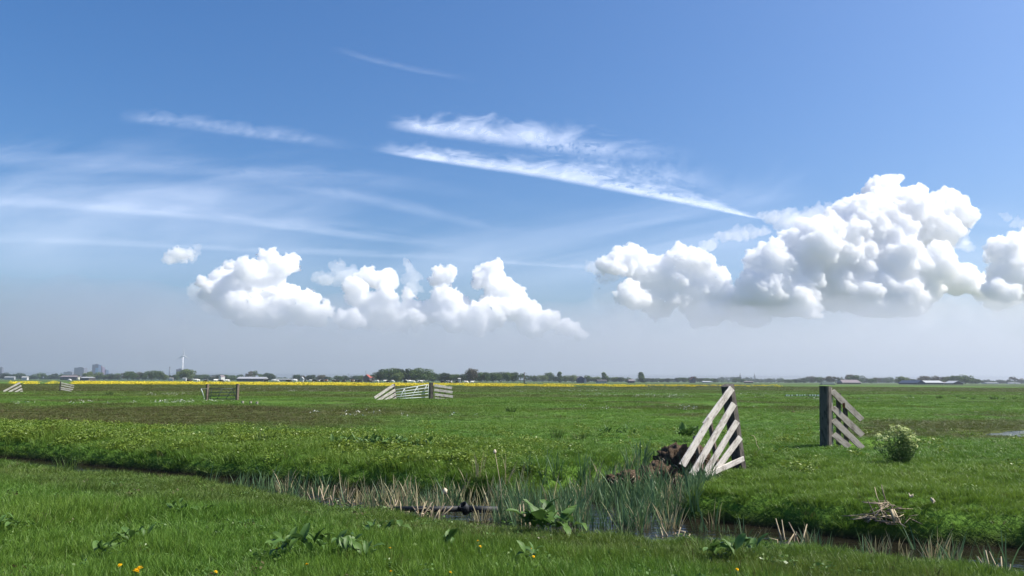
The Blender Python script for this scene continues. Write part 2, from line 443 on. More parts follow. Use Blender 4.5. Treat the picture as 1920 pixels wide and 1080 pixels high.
cloud('small lone cumulus puff standing apart at the left of the sky', [(330, 480, 15), (342, 476, 13), (316, 488, 9), (355, 484, 8)], 7500, 17, 0.012, amp_px=4, lump_px=16, n1=10, n2=5,
      wisps=[[(372, 466, 7), (366, 478, 9), (356, 486, 9)]])
cloud('thin ragged scrap of cloud above the cloud at the right edge', [(1885, 408, 9), (1905, 418, 10), (1925, 424, 12)], 8000, 19, 0.004, amp_px=3, lump_px=14, n1=10, n2=5)
horizon_bank('pale lilac haze bank lying along the whole horizon under the clouds', 7200, 0.0009, 2600, -250, 2170, [(-250, 505), (250, 520), (420, 545), (1000, 565), (1300, 560), (1500, 560), (2170, 540)], 3)

# ------------------------------------------------------------------ cirrus (thin ice cloud sheets at 5 km)
def cirrus(label, pts, seed, dens, tex=(9.0, 2.2), sharp_low=0.10, feather=0.55, shear=0.8, fine=0.5, ends=(0.12, 0.2), power=1.0, alt=5000.0):
    """pts: (px, py_low, py_high) along the streak"""
    pts = np.array(pts, float); n = 60; k = 8
    t = np.linspace(0, 1, n); tp = np.linspace(0, 1, len(pts))
    P = [np.interp(t, tp, pts[:, i]) for i in range(3)]
    for i in range(3):                                   # soften the corners of the polyline
        q = np.pad(P[i], 6, 'reflect', reflect_type='odd'); P[i] = np.convolve(q, np.ones(13) / 13, 'valid')
    V, UV = [], []
    for i in range(n):
        for j in range(k + 1):
            v = j / k
            V.append(at(P[0][i], P[1][i] * (1 - v) + P[2][i] * v, alt)); UV.append((t[i], v))
    F = [(i * (k + 1) + j, (i + 1) * (k + 1) + j, (i + 1) * (k + 1) + j + 1, i * (k + 1) + j + 1) for i in range(n - 1) for j in range(k)]
    me = mesh_py('cirrus_cloud', V, F, True)
    uvl = me.uv_layers.new(name='UVMap')
    for lp in me.loops: uvl.data[lp.index].uv = UV[lp.vertex_index]
    T = NT('cirrus_ice'); uv = T.n('ShaderNodeUVMap').outputs[0]
    sx = T.n('ShaderNodeSeparateXYZ'); T.l(uv, sx.inputs[0]); u, v = sx.outputs[0], sx.outputs[1]
    su = T.math('ADD', u, T.math('MULTIPLY', v, -shear / tex[0]))
    cb = T.n('ShaderNodeCombineXYZ'); T.l(T.math('MULTIPLY', su, tex[0]), cb.inputs[0]); T.l(T.math('MULTIPLY', v, tex[1]), cb.inputs[1]); cb.inputs[2].default_value = seed * 3.7
    big = T.noise(cb.outputs[0], 1.0, 6.0, 0.60, 0.9)
    cb2 = T.n('ShaderNodeCombineXYZ'); T.l(T.math('MULTIPLY', su, tex[0] * 2.2), cb2.inputs[0]); T.l(T.math('MULTIPLY', v, tex[1] * 1.4), cb2.inputs[1]); cb2.inputs[2].default_value = seed * 1.3
    fib = T.noise(cb2.outputs[0], 1.1, 4.0, 0.55, 0.5)
    cb3 = T.n('ShaderNodeCombineXYZ'); T.l(T.math('MULTIPLY', u, 4.0), cb3.inputs[0]); cb3.inputs[1].default_value = seed
    wob = T.math('MULTIPLY', T.math('SUBTRACT', T.noise(cb3.outputs[0], 1.0, 2.0), 0.5), 0.12)
    vv = T.math('ADD', v, wob)
    low = T.n('ShaderNodeMapRange', interpolation_type='SMOOTHSTEP'); T.l(vv, low.inputs[0]); low.inputs[1].default_value = 0.06; low.inputs[2].default_value = 0.06 + sharp_low
    up = T.n('ShaderNodeMapRange', interpolation_type='SMOOTHSTEP'); T.l(T.math('ADD', vv, T.math('MULTIPLY', T.math('SUBTRACT', big, 0.5), feather * 1.6)), up.inputs[0])
    up.inputs[1].default_value = 0.98 - 0.25; up.inputs[2].default_value = 0.98 - 0.25 - feather; 
    up.inputs[1].default_value, up.inputs[2].default_value = 0.73 - feather, 0.73
    up.inputs[3].default_value = 1.0; up.inputs[4].default_value = 0.0
    e0 = T.n('ShaderNodeMapRange', interpolation_type='SMOOTHSTEP'); T.l(u, e0.inputs[0]); e0.inputs[1].default_value = 0.0; e0.inputs[2].default_value = ends[0]
    e1 = T.n('ShaderNodeMapRange', interpolation_type='SMOOTHSTEP'); T.l(u, e1.inputs[0]); e1.inputs[1].default_value = 1.0 - ends[1]; e1.inputs[2].default_value = 1.0; e1.inputs[3].default_value = 1.0; e1.inputs[4].default_value = 0.0
    vt = T.n('ShaderNodeMapRange', interpolation_type='SMOOTHSTEP'); T.l(v, vt.inputs[0]); vt.inputs[1].default_value = 0.8; vt.inputs[2].default_value = 1.0; vt.inputs[3].default_value = 1.0; vt.inputs[4].default_value = 0.0
    fibm = T.n('ShaderNodeMapRange'); T.l(fib, fibm.inputs[0]); fibm.inputs[1].default_value = 0.32; fibm.inputs[2].default_value = 0.68; fibm.inputs[3].default_value = 1.0 - fine; fibm.inputs[4].default_value = 1.0
    bigm = T.n('ShaderNodeMapRange'); T.l(big, bigm.inputs[0]); bigm.inputs[1].default_value = 0.3; bigm.inputs[2].default_value = 0.6; bigm.inputs[3].default_value = 1.0 - fine; bigm.inputs[4].default_value = 1.0
    a = low.outputs[0]
    for q in (up.outputs[0], e0.outputs[0], e1.outputs[0], vt.outputs[0], fibm.outputs[0], bigm.outputs[0]): a = T.math('MULTIPLY', a, q)
    a = T.math('MULTIPLY', T.math('POWER', a, power), dens, clamp=True)
    tr = T.n('ShaderNodeBsdfTransparent')
    dl = T.n('ShaderNodeBsdfTranslucent'); dl.inputs['Color'].default_value = (0.97, 0.98, 1, 1)
    mx = T.n('ShaderNodeMixShader'); T.l(a, mx.inputs[0]); T.l(tr.outputs[0], mx.inputs[1]); T.l(dl.outputs[0], mx.inputs[2])
    T.l(mx.outputs[0], T.out.inputs['Surface'])
    o = link('cirrus_cloud', me, T.mat)
    tag(o, label, 'cloud', 'cirrus streaks across the upper sky')
    return o
cirrus('bright white cirrus streak with a sharp lower edge, running down to the tallest cumulus',
       [(690, 286, 252), (800, 306, 256), (900, 322, 262), (1050, 346, 270), (1180, 370, 308), (1300, 391, 340), (1380, 405, 384), (1450, 417, 408)], 1, 0.60, tex=(13, 1.8), sharp_low=0.18, feather=0.8, fine=0.45, ends=(0.14, 0.12), power=0.85)
cirrus('bright feathery cirrus streak just above the sharp edged one',
       [(720, 246, 206), (800, 262, 194), (880, 275, 188), (980, 288, 192), (1080, 304, 208), (1180, 312, 236), (1330, 306, 256)], 2, 0.70, tex=(9, 2.0), sharp_low=0.38, feather=0.7, fine=0.45, ends=(0.14, 0.5), power=0.9)
cirrus('thin pale veil of cirrus trailing right between the two bright streaks',
       [(1040, 300, 268), (1160, 350, 268), (1280, 372, 270), (1420, 385, 290)], 3, 0.42, tex=(7, 1.6), sharp_low=0.4, feather=0.7, fine=0.6, ends=(0.2, 0.5))
cirrus('short faint cirrus streak high at the left',
       [(215, 234, 186), (330, 246, 190), (450, 264, 206), (560, 278, 222), (690, 292, 246)], 4, 0.25, tex=(9, 2.0), sharp_low=0.35, feather=0.6, fine=0.7, ends=(0.15, 0.35))
cirrus('very thin curved cirrus thread highest in the sky',
       [(610, 96, 70), (700, 122, 96), (790, 142, 116), (910, 160, 138)], 5, 0.08, tex=(7, 1.5), sharp_low=0.3, feather=0.6, fine=0.5, ends=(0.3, 0.4))
cirrus('wide faint cirrus band entering from the left edge below the short streak',
       [(-120, 320, 250), (200, 330, 262), (420, 346, 290), (620, 352, 290), (800, 372, 312), (1000, 400, 350)], 6, 0.19, tex=(5, 1.8), sharp_low=0.5, feather=0.7, fine=0.5, ends=(0.02, 0.45))
cirrus('longest pale cirrus band crossing the left half of the sky',
       [(-120, 390, 335), (120, 398, 345), (350, 415, 372), (560, 440, 392), (760, 465, 412), (980, 500, 440)], 7, 0.24, tex=(6, 1.8), sharp_low=0.3, feather=0.7, fine=0.45, ends=(0.02, 0.4))
cirrus('thin cirrus band curving down to the middle cumulus bank',
       [(430, 340, 300), (580, 370, 320), (740, 402, 345), (880, 432, 385), (1000, 455, 420)], 8, 0.16, tex=(5, 1.6), sharp_low=0.4, feather=0.7, fine=0.45, ends=(0.3, 0.4))
cirrus('lowest faint cirrus band above the lone cumulus puff',
       [(-120, 460, 420), (100, 462, 424), (300, 470, 440), (520, 480, 448), (760, 490, 455), (1080, 505, 470)], 9, 0.17, tex=(6, 1.5), sharp_low=0.35, feather=0.7, fine=0.5, ends=(0.02, 0.3))
cirrus('short pale cirrus bar between the two cumulus groups',
       [(900, 494, 476), (980, 500, 480), (1060, 505, 486), (1140, 508, 492)], 10, 0.22, tex=(4, 1.5), sharp_low=0.35, feather=0.6, fine=0.4, ends=(0.25, 0.4))
cirrus('broadest milky cirrus veil spread thinly over the middle of the sky',
       [(-300, 640, 150), (300, 640, 190), (900, 640, 230), (1500, 640, 200), (2200, 640, 160)], 11, 0.50, tex=(3, 1.2), sharp_low=0.6, feather=0.9, fine=0.25, ends=(0.02, 0.02), alt=6500.0)

# ------------------------------------------------------------------ haze
HAZE_X, HAZE_Y0, HAZE_Y1, HAZE_TOP = 15100.0, -400.0, 12100.0, 150.0
hz = bpy.data.meshes.new('haze'); bm = bmesh.new(); bmesh.ops.create_cube(bm, size=1.0)
for v in bm.verts:
    v.co = Vector((v.co.x * 2 * HAZE_X, HAZE_Y0 + (v.co.y + 0.5) * (HAZE_Y1 - HAZE_Y0), -1.6 + (v.co.z + 0.5) * (HAZE_TOP + 1.6)))
bm.to_mesh(hz); bm.free()
haze = link('haze', hz, volume_mat('haze_air', 0.00018, (0.66, 0.70, 0.82), 0.4)); tag(haze, kind='stuff')

# ------------------------------------------------------------------ vegetation: blades instanced over the ground
def leaf_mat(name, c0, c1, brownc=(0.095, 0.066, 0.028), rough=0.5, transl=0.3, yellow=(0.19, 0.275, 0.036), spec=0.3, attr=True, tip=1.25):
    """c0..c1: spread of greens; the instance attribute 'tint' moves towards brown (+) or yellow (-)"""
    T = NT(name)
    oi = T.n('ShaderNodeObjectInfo').outputs['Random']
    col = T.mix(oi, c0, c1)
    uv = T.n('ShaderNodeAttribute', attribute_name='along').outputs['Fac']
    bl = T.n('ShaderNodeAttribute', attribute_name='shade').outputs['Fac']
    col = T.mix(T.math('MULTIPLY', bl, 0.55), col, yellow)
    if attr:
        ti = T.n('ShaderNodeAttribute', attribute_name='tint', attribute_type='INSTANCER').outputs['Fac']
        ty = T.n('ShaderNodeAttribute', attribute_name='lime', attribute_type='INSTANCER').outputs['Fac']
        col = T.mix(ty, col, yellow); col = T.mix(ti, col, brownc)
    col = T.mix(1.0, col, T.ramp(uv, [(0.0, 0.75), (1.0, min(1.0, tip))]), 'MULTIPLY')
    pr = T.n('ShaderNodeBsdfPrincipled'); T.l(col, pr.inputs['Base Color']); pr.inputs['Roughness'].default_value = rough; pr.inputs['Specular IOR Level'].default_value = spec
    tl = T.n('ShaderNodeBsdfTranslucent'); T.l(col, tl.inputs['Color'])
    mx = T.n('ShaderNodeMixShader'); mx.inputs[0].default_value = transl
    T.l(pr.outputs[0], mx.inputs[1]); T.l(tl.outputs[0], mx.inputs[2]); T.l(mx.outputs[0], T.out.inputs['Surface'])
    return T.mat
def blades_mesh(name, n, radius, h, w, rng, lean=0.5, segs=3, curl=0.6, flat=0.0):
    V, F, A, S = [], [], [], []
    for _ in range(n):
        r = radius * math.sqrt(rng.random()); a = rng.random() * 6.283
        bx, by = r * math.cos(a), r * math.sin(a)
        hh = h * rng.uniform(0.55, 1.15); ww = w * rng.uniform(0.7, 1.2)
        dirn = a + rng.normal() * 0.9; ln = lean * rng.uniform(0.3, 1.3)
        face = rng.random() * 6.283; fx, fy = math.cos(face) * ww / 2, math.sin(face) * ww / 2
        sh = rng.random() ** 2
        base = len(V)
        for k in range(segs + 1):
            t = k / segs
            off = ln * hh * (t * (1 - curl) + curl * t * t); zz = hh * t * (1 - 0.35 * ln * curl * t) - 0.01
            px, py = bx + math.cos(dirn) * off, by + math.sin(dirn) * off
            if k < segs:
                tw = (1 - 0.75 * t ** 1.5)
                V += [(px - fx * tw, py - fy * tw, zz), (px + fx * tw, py + fy * tw, zz)]; A += [t, t]; S += [sh, sh]
            else:
                V.append((px, py, zz)); A.append(1.0); S.append(sh)
        for k in range(segs - 1):
            o = base + 2 * k; F.append((o, o + 1, o + 3, o + 2))
        o = base + 2 * (segs - 1); F.append((o, o + 1, o + 2))
    me = mesh_py(name, V, F, True)
    me.attributes.new('along', 'FLOAT', 'POINT').data.foreach_set('value', A)
    me.attributes.new('shade', 'FLOAT', 'POINT').data.foreach_set('value', S)
    return me
def leafy_mesh(name, n, radius, h, size, rng):
    """low clump of broad little leaves"""
    V, F, A, S = [], [], [], []
    for _ in range(n):
        r = radius * math.sqrt(rng.random()); a = rng.random() * 6.283
        c = np.array([r * math.cos(a), r * math.sin(a), h * rng.uniform(0.2, 1.0) * (1 - 0.6 * (r / radius) ** 2)])
        d = rng.normal(size=3); d[2] = abs(d[2]) * 0.3; d /= np.linalg.norm(d)
        s = np.cross(d, rng.normal(size=3)); s /= np.linalg.norm(s)
        L = size * rng.uniform(0.6, 1.3); W = L * 0.32
        b0 = len(V)
        V += [tuple(c), tuple(c + d * L * 0.5 + s * W), tuple(c + d * L), tuple(c + d * L * 0.5 - s * W)]
        F.append((b0, b0 + 1, b0 + 2, b0 + 3)); A += [0.3, 0.7, 1.0, 0.7]; S += [rng.random() ** 2] * 4
    me = mesh_py(name, V, F)
    me.attributes.new('along', 'FLOAT', 'POINT').data.foreach_set('value', A)
    me.attributes.new('shade', 'FLOAT', 'POINT').data.foreach_set('value', S)
    return me
def scatter(name, protos, mat, pts, scl, tint, lime=None, tiltmax=0.12, rng=RNG, up=0.0, kind='stuff', parent=None):
    """protos: meshes; one object holding instances at pts"""
    c = bpy.data.collections.new(name + '_sources')
    for k, me in enumerate(protos):
        if not me.materials: me.materials.append(mat)
        o = bpy.data.objects.new('%s_source_%d' % (name, k), me); c.objects.link(o)
    n = len(pts)
    me = bpy.data.meshes.new(name); me.vertices.add(n); me.vertices.foreach_set('co', np.asarray(pts, np.float32).ravel())
    rot = np.stack([rng.normal(size=n) * tiltmax, rng.normal(size=n) * tiltmax, rng.uniform(0, 6.283, n)], 1)
    me.attributes.new('rot', 'FLOAT_VECTOR', 'POINT').data.foreach_set('vector', rot.astype(np.float32).ravel())
    sc3 = np.asarray(scl, float)
    if sc3.ndim == 1: sc3 = np.stack([sc3] * 3, 1)
    me.attributes.new('scl', 'FLOAT_VECTOR', 'POINT').data.foreach_set('vector', sc3.astype(np.float32).ravel())
    me.attributes.new('pick', 'INT', 'POINT').data.foreach_set('value', rng.integers(0, len(protos), n).astype(np.int32))
    me.attributes.new('tint', 'FLOAT', 'POINT').data.foreach_set('value', np.asarray(tint, np.float32))
    me.attributes.new('lime', 'FLOAT', 'POINT').data.foreach_set('value', np.asarray(lime if lime is not None else np.zeros(n), np.float32))
    me.update()
    o = link(name, me, None, parent); tag(o, kind=kind)
    ng = bpy.data.node_groups.new(name + '_scatter', 'GeometryNodeTree')
    ng.interface.new_socket('Geometry', in_out='INPUT', socket_type='NodeSocketGeometry')
    ng.interface.new_socket('Geometry', in_out='OUTPUT', socket_type='NodeSocketGeometry')
    N = ng.nodes; i = N.new('NodeGroupInput'); ou = N.new('NodeGroupOutput')
    ci = N.new('GeometryNodeCollectionInfo'); ci.inputs['Collection'].default_value = c; ci.inputs['Separate Children'].default_value = True; ci.inputs['Reset Children'].default_value = True
    ip = N.new('GeometryNodeInstanceOnPoints'); ip.inputs['Pick Instance'].default_value = True
    def attr(nm, dt):
        a = N.new('GeometryNodeInputNamedAttribute'); a.data_type = dt; a.inputs['Name'].default_value = nm; return a.outputs['Attribute']
    L = ng.links.new
    L(i.outputs[0], ip.inputs['Points']); L(ci.outputs[0], ip.inputs['Instance'])
    L(attr('pick', 'INT'), ip.inputs['Instance Index'])
    er = N.new('FunctionNodeEulerToRotation'); L(attr('rot', 'FLOAT_VECTOR'), er.inputs[0]); L(er.outputs[0], ip.inputs['Rotation'])
    L(attr('scl', 'FLOAT_VECTOR'), ip.inputs['Scale']); L(ip.outputs[0], ou.inputs[0])
    md = o.modifiers.new('scatter', 'NODES'); md.node_group = ng
    return o
def band_points(d0, d1, dens, rng, half=0.72, pad=2.5):
    """random points in the wedge the photo looks over, between two distances"""
    A = (d1 - d0) * (half * (d0 + d1) + 2 * pad)
    n = int(A * dens * 1.15)
    y = rng.uniform(d0, d1, n); x = rng.uniform(-1, 1, n) * (half * d1 + pad)
    k = np.abs(x) < half * y + pad
    return x[k], y[k]
rg = np.random.default_rng(5)
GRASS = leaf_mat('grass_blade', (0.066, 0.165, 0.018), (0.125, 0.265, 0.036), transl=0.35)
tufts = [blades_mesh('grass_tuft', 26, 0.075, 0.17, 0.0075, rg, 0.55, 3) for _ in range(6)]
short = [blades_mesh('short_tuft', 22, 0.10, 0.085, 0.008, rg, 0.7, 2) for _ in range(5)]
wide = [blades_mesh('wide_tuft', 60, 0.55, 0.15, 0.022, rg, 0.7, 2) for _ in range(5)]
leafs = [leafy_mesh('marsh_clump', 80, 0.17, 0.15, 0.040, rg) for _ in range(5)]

def dry(x, y, z, extra=0.0):
    pool = np.hypot((x - 19.2) / 4.6, (y - 26.4 - 0.42 * (x - 19.2)) / 1.9) < 1
    return (z > WATER_Z + 0.08 + extra) & ~(pool & (z < POOL_Z + 0.05))
def build_grass():
    rng = np.random.default_rng(21)
    # near bank and the banks of the ditches: long lush grass
    px, py, ps, pt, pl = [], [], [], [], []
    for d0, d1, dens, s in ((4.2, 8, 330, 0.85), (8, 13, 200, 1.0), (13, 20, 100, 1.25), (20, 30, 46, 1.5), (30, 46, 18, 1.9)):
        x, y = band_points(d0, d1, dens, rng)
        px.append(x); py.append(y); ps.append(np.full(len(x), s))
    x = np.concatenate(px); y = np.concatenate(py); s = np.concatenate(ps)
    z = G(x, y); na, nb = ditch_n(x, y)
    brown, marsh = zones(x, y)
    lush = np.clip(1 - sstep(10.2, 10.6, nb) + sstep(10.8, 11.0, nb) * (1 - sstep(13, 20, nb)), 0, 1)
    patch = noise2(x, y, 0.9, 31, 3); patch2 = noise2(x, y, 3.0, 33, 2)
    hs = (0.5 + 0.5 * lush) * (0.85 + 0.75 * patch + 0.35 * patch2) * rng.uniform(0.7, 1.2, len(x))
    hs = hs * (1 - 0.4 * sstep(6.6, 7.8, na) * (1 - sstep(9, 9.3, na)))
    hs = np.clip(hs, 0.2, 1.6) * np.where(y > 20, 0.75, 1.0)
    hs = hs * (1 - 0.6 * (np.hypot((x - 19.2) / 6.5, (y - 25.6 - 0.42 * (x - 19.2)) / 3.4) < 1))
    keep = dry(x, y, z) & (rng.random(len(x)) > marsh * 0.2)
    tint = np.clip(brown * rng.uniform(0.55, 1.0, len(x)) * 0.9 + (rng.random(len(x)) < 0.02) * 0.7, 0, 1)
    rb_ = sstep(10.6, 11.2, nb) * (1 - sstep(15, 19, nb)) * sstep(0.5, 3.0, x)
    hs = hs * (1 - 0.35 * rb_)
    lime = np.clip(0.18 + 0.5 * patch2 + 0.4 * marsh + 0.4 * rb_, 0, 0.9)
    sc3 = np.stack([s, s, s ** 0.5 * hs], 1)
    k = keep
    scatter('grass', tufts, GRASS, np.stack([x, y, z], 1)[k], sc3[k], tint[k], lime[k], 0.12, rng)
    # open meadow further out
    px, py, ps = [], [], []
    for d0, d1, dens, sx in ((40, 75, 5.0, 1.0), (75, 140, 1.5, 1.7), (140, 270, 0.42, 2.8)):
        x, y = band_points(d0, d1, dens, rng, 0.70, 4)
        px.append(x); py.append(y); ps.append(np.full(len(x), sx))
    x = np.concatenate(px); y = np.concatenate(py); s = np.concatenate(ps); z = G(x, y)
    brown, marsh = zones(x, y); p2 = noise2(x, y, 9.0, 35, 3)
    hs = np.clip(0.6 + 1.2 * p2 + 0.5 * noise2(x, y, 2.5, 36, 2), 0.15, 1.8) * rng.uniform(0.6, 1.2, len(x))
    scatter('meadow_grass', wide, GRASS, np.stack([x, y, z], 1), np.stack([s, s, hs * s ** 0.3], 1), np.clip(brown * rng.uniform(0.6, 1.0, len(x)), 0, 1) * 0.95, np.clip(0.25 + 0.6 * p2 + 0.5 * noise2(x, y, 3.0, 37, 2), 0, 0.85), 0.05, rng)
    # yellow-green marsh plants on the far bank
    x, y = band_points(11, 26, 80, rng); z = G(x, y); brown, marsh = zones(x, y)
    k = (rng.random(len(x)) < marsh * 0.4 + 0.015) & dry(x, y, z) & (ditch_n(x, y)[1] > 11.0)
    x, y, z = x[k], y[k], z[k]; p = noise2(x, y, 1.3, 41, 3)
    s = rng.uniform(0.7, 1.3, len(x)) * np.clip(1 + 0.9 * p, 0.5, 1.8)
    MARSH = leaf_mat('marsh_leaf', (0.09, 0.18, 0.02), (0.15, 0.24, 0.03), yellow=(0.19, 0.25, 0.032), rough=0.45, transl=0.3)
    scatter('marsh_plants', leafs, MARSH, np.stack([x, y, z], 1), s, np.zeros(len(x)), np.clip(0.3 + 1.0 * p, 0, 1), 0.15, rng)
build_grass()
def near_weeds():
    rng = np.random.default_rng(77)
    x, y = band_points(4.5, 12.5, 18, rng); z = G(x, y); na, nb = ditch_n(x, y)
    p = noise2(x, y, 0.8, 51, 3); k = dry(x, y, z) & (na < 8.2) & (p > 0.02); x, y, z, p = x[k], y[k], z[k], p[k]
    wl = [leafy_mesh('weed_clump', 30, 0.09, 0.10, 0.030, rng) for _ in range(4)]
    W = leaf_mat('weed_leaf', (0.06, 0.135, 0.022), (0.11, 0.20, 0.04), yellow=(0.16, 0.24, 0.04), rough=0.4, transl=0.3)
    scatter('low_weeds', wl, W, np.stack([x, y, z + 0.02], 1), rng.uniform(0.6, 1.3, len(x)), (rng.random(len(x)) < .08) * .8, np.clip(rng.normal(size=len(x)) * .3, 0, .7), 0.2, rng)
near_weeds()

# ------------------------------------------------------------------ wooden wings, gates
def wood_mat(name, c0, c1, dark, rough=0.85, grain=1.0):
    T = NT(name); co = T.n('ShaderNodeTexCoord').outputs['Object']
    oi = T.n('ShaderNodeObjectInfo')
    off = T.n('ShaderNodeVectorMath', operation='ADD'); T.l(co, off.inputs[0]); T.l(oi.outputs['Random'], off.inputs[1])
    gr = T.noise(T.mapping(off.outputs[0], (1.6, 28, 28)), 2.2 * grain, 5.0, 0.65, 0.3)
    bl = T.noise(T.mapping(off.outputs[0], (2.0, 5, 5)), 2.0, 4.0, 0.65)
    kn = T.n('ShaderNodeTexVoronoi'); kn.inputs['Scale'].default_value = 4.0; T.l(T.mapping(off.outputs[0], (1.0, 2.6, 2.6)), kn.inputs['Vector'])
    col = T.mix(gr, c0, c1)
    col = T.mix(T.ramp(bl, [(0.46, 0.0), (0.72, 0.85)]), col, dark)
    col = T.mix(T.ramp(gr, [(0.30, 0.85), (0.40, 0.0)]), col, dark)
    col = T.mix(T.ramp(kn.outputs['Distance'], [(0.05, 0.85), (0.13, 0.0)]), col, dark)
    b = T.bsdf(col, rough, 0.2); T.bump(b, gr, 0.6, 0.006)
    return T.mat
PALE = wood_mat('weathered_pale_board', (0.40, 0.37, 0.325), (0.66, 0.625, 0.565), (0.13, 0.10, 0.075))
GREYW = wood_mat('weathered_grey_board', (0.26, 0.235, 0.195), (0.46, 0.42, 0.36), (0.08, 0.063, 0.048))
DARKW = wood_mat('dark_old_post', (0.060, 0.053, 0.046), (0.17, 0.152, 0.13), (0.016, 0.014, 0.012))
MIDW = wood_mat('brown_batten', (0.13, 0.10, 0.08), (0.24, 0.19, 0.15), (0.05, 0.04, 0.03))

def beam(name, p0, p1, w, th, side, mat, parent=None, rng=random, cut0=0.0, cut1=0.0, segs=7, wear=0.004, kind=None):
    """a board from p0 to p1; w across (in the board's plane), th thick along `side`; cut: how far the end slants"""
    p0 = Vector(p0); p1 = Vector(p1); X = (p1 - p0); L = X.length; X.normalize()
    Y = Vector(side) - X * X.dot(Vector(side)); Y.normalize(); Z = X.cross(Y)
    V = []; bw = min(w, th) * 0.14
    prof = [(-1, -1, 1, 1)]
    ring = [(-th / 2 + bw, -w / 2), (th / 2 - bw, -w / 2), (th / 2, -w / 2 + bw), (th / 2, w / 2 - bw), (th / 2 - bw, w / 2), (-th / 2 + bw, w / 2), (-th / 2, w / 2 - bw), (-th / 2, -w / 2 + bw)]
    for k in range(segs + 1):
        t = k / segs
        jx = [rng.uniform(-wear, wear) for _ in range(4)]
        for (yy, zz) in ring:
            x = t * L
            if k == 0: x += cut0 * (zz / w)
            if k == segs: x += cut1 * (zz / w)
            V.append((x, yy + jx[0] * 0.4, zz + jx[1] * (1 if zz > 0 else -0.7)))
    F = []; m8 = len(ring)
    for k in range(segs):
        for j in range(m8):
            a = k * m8 + j; b2 = k * m8 + (j + 1) % m8
            F.append((a, b2, b2 + m8, a + m8))
    F.append(tuple(range(m8))[::-1]); F.append(tuple(range(segs * m8, segs * m8 + m8)))
    me = mesh_py(name, V, F)
    bm = bmesh.new(); bm.from_mesh(me); bmesh.ops.recalc_face_normals(bm, faces=bm.faces[:]); bm.to_mesh(me); bm.free()
    o = link(name, me, mat, parent)
    M = Matrix.Identity(4)
    for i in range(3): M[i][0] = X[i]; M[i][1] = Y[i]; M[i][2] = Z[i]; M[i][3] = p0[i]
    if parent is not None: M = Matrix.Translation(-Vector(parent.location)) @ M
    o.matrix_basis = M
    if kind: o['kind'] = kind
    return o
def tube_mesh(name, paths, sides=7, cap=True):
    """paths: list of (points, radii)"""
    V, F = [], []
    for pts, rr in paths:
        pts = [Vector(p) for p in pts]
        if isinstance(rr, (int, float)): rr = [rr] * len(pts)
        b0 = len(V)
        for k, p in enumerate(pts):
            d = (pts[min(k + 1, len(pts) - 1)] - pts[max(k - 1, 0)]).normalized()
            a = d.orthogonal().normalized() if k == 0 else (a - d * a.dot(d)).normalized()
            b = d.cross(a)
            for j in range(sides):
                q = 2 * math.pi * j / sides
                V.append(tuple(p + (a * math.cos(q) + b * math.sin(q)) * rr[k]))
        for k in range(len(pts) - 1):
            for j in range(sides):
                s = b0 + k * sides; F.append((s + j, s + (j + 1) % sides, s + sides + (j + 1) % sides, s + sides + j))
        if cap:
            F.append(tuple(b0 + j for j in range(sides))[::-1]); e = b0 + (len(pts) - 1) * sides; F.append(tuple(e + j for j in range(sides)))
    return mesh_py(name, V, F, True)
def tube(name, pts, r, mat, parent=None, sides=7):
    off = Vector(parent.location) if parent is not None else Vector((0, 0, 0))
    pts = [Vector(p) - off for p in pts]
    return link(name, tube_mesh(name, [(pts, r)], sides), mat, parent)
def on_plane(px, py, base, direc):
    """where the sight line of a pixel meets the upright plane through base along direc"""
    n = Vector((direc[1], -direc[0], 0)); d = ray(px, py)
    t = (Vector((base[0], base[1], 0)) - cam_loc).dot(n) / d.dot(n)
    return cam_loc + d * t

rf = random.Random(4)
# --- near wing, leaning, beside the peat heap
dL = (-0.67, -0.742); nL = Vector((0.742, -0.67, 0))
zL = g1(*POST_L)
wl = empty('fence_wing', (POST_L[0], POST_L[1], zL), 'leaning pale weathered fence wing of slanting boards over the reedy ditch', 'fence wing', 'fence wings beside the open gateway')
top = on_plane(1364, 722, POST_L, dL); bot = on_plane(1385, 864, POST_L, dL)
ax = (top - bot).normalized()
beam('post', bot - ax * 0.35, top, 0.235, 0.20, nL, DARKW, wl, rf, wear=0.008)
fr = nL * 0.135
def bl_(x0, y0, x1, y1, w=0.155, th=0.032, mat=PALE, c0=0.1, c1=0.1, k=1.0):
    B = (POST_L[0] + fr.x * k, POST_L[1] + fr.y * k)
    beam('board', on_plane(x0, y0, B, dL), on_plane(x1, y1, B, dL), w, th, nL, mat, wl, rf, cut0=c0, cut1=c1, segs=9)
bl_(1322, 797, 1372, 728, 0.16); bl_(1279, 873, 1331, 787, 0.16, 0.034, PALE, 0.1, 0.05, 1.26)
bl_(1298, 890, 1376, 757, 0.16); bl_(1324, 885, 1382, 790, 0.15); bl_(1342, 882, 1388, 820, 0.14)
bl_(1322, 893, 1394, 860, 0.10, 0.034, PALE, 0.02, 0.02, 1.27)
for (a, b) in (((1315, 892), (1299, 818)), ((1341, 868), (1325, 778))):
    beam('upright', on_plane(*a, POST_L, dL) + nL * 0.045 - ax * 0.4, on_plane(*b, POST_L, dL) + nL * 0.045, 0.085, 0.07, nL, MIDW, wl, rf)
tp = on_plane(1391, 816, POST_L, dL) + fr * 1.5
tube('twine', [tp, tp + Vector((.05, 0, .0)), tp + Vector((.09, 0, -.09)), tp + Vector((.10, 0, -.17)), tp + Vector((.15, 0, -.26)), tp + Vector((.13, 0, -.29))], 0.006, flat_mat('pale_twine', (0.5, 0.42, 0.25)), wl, 5)

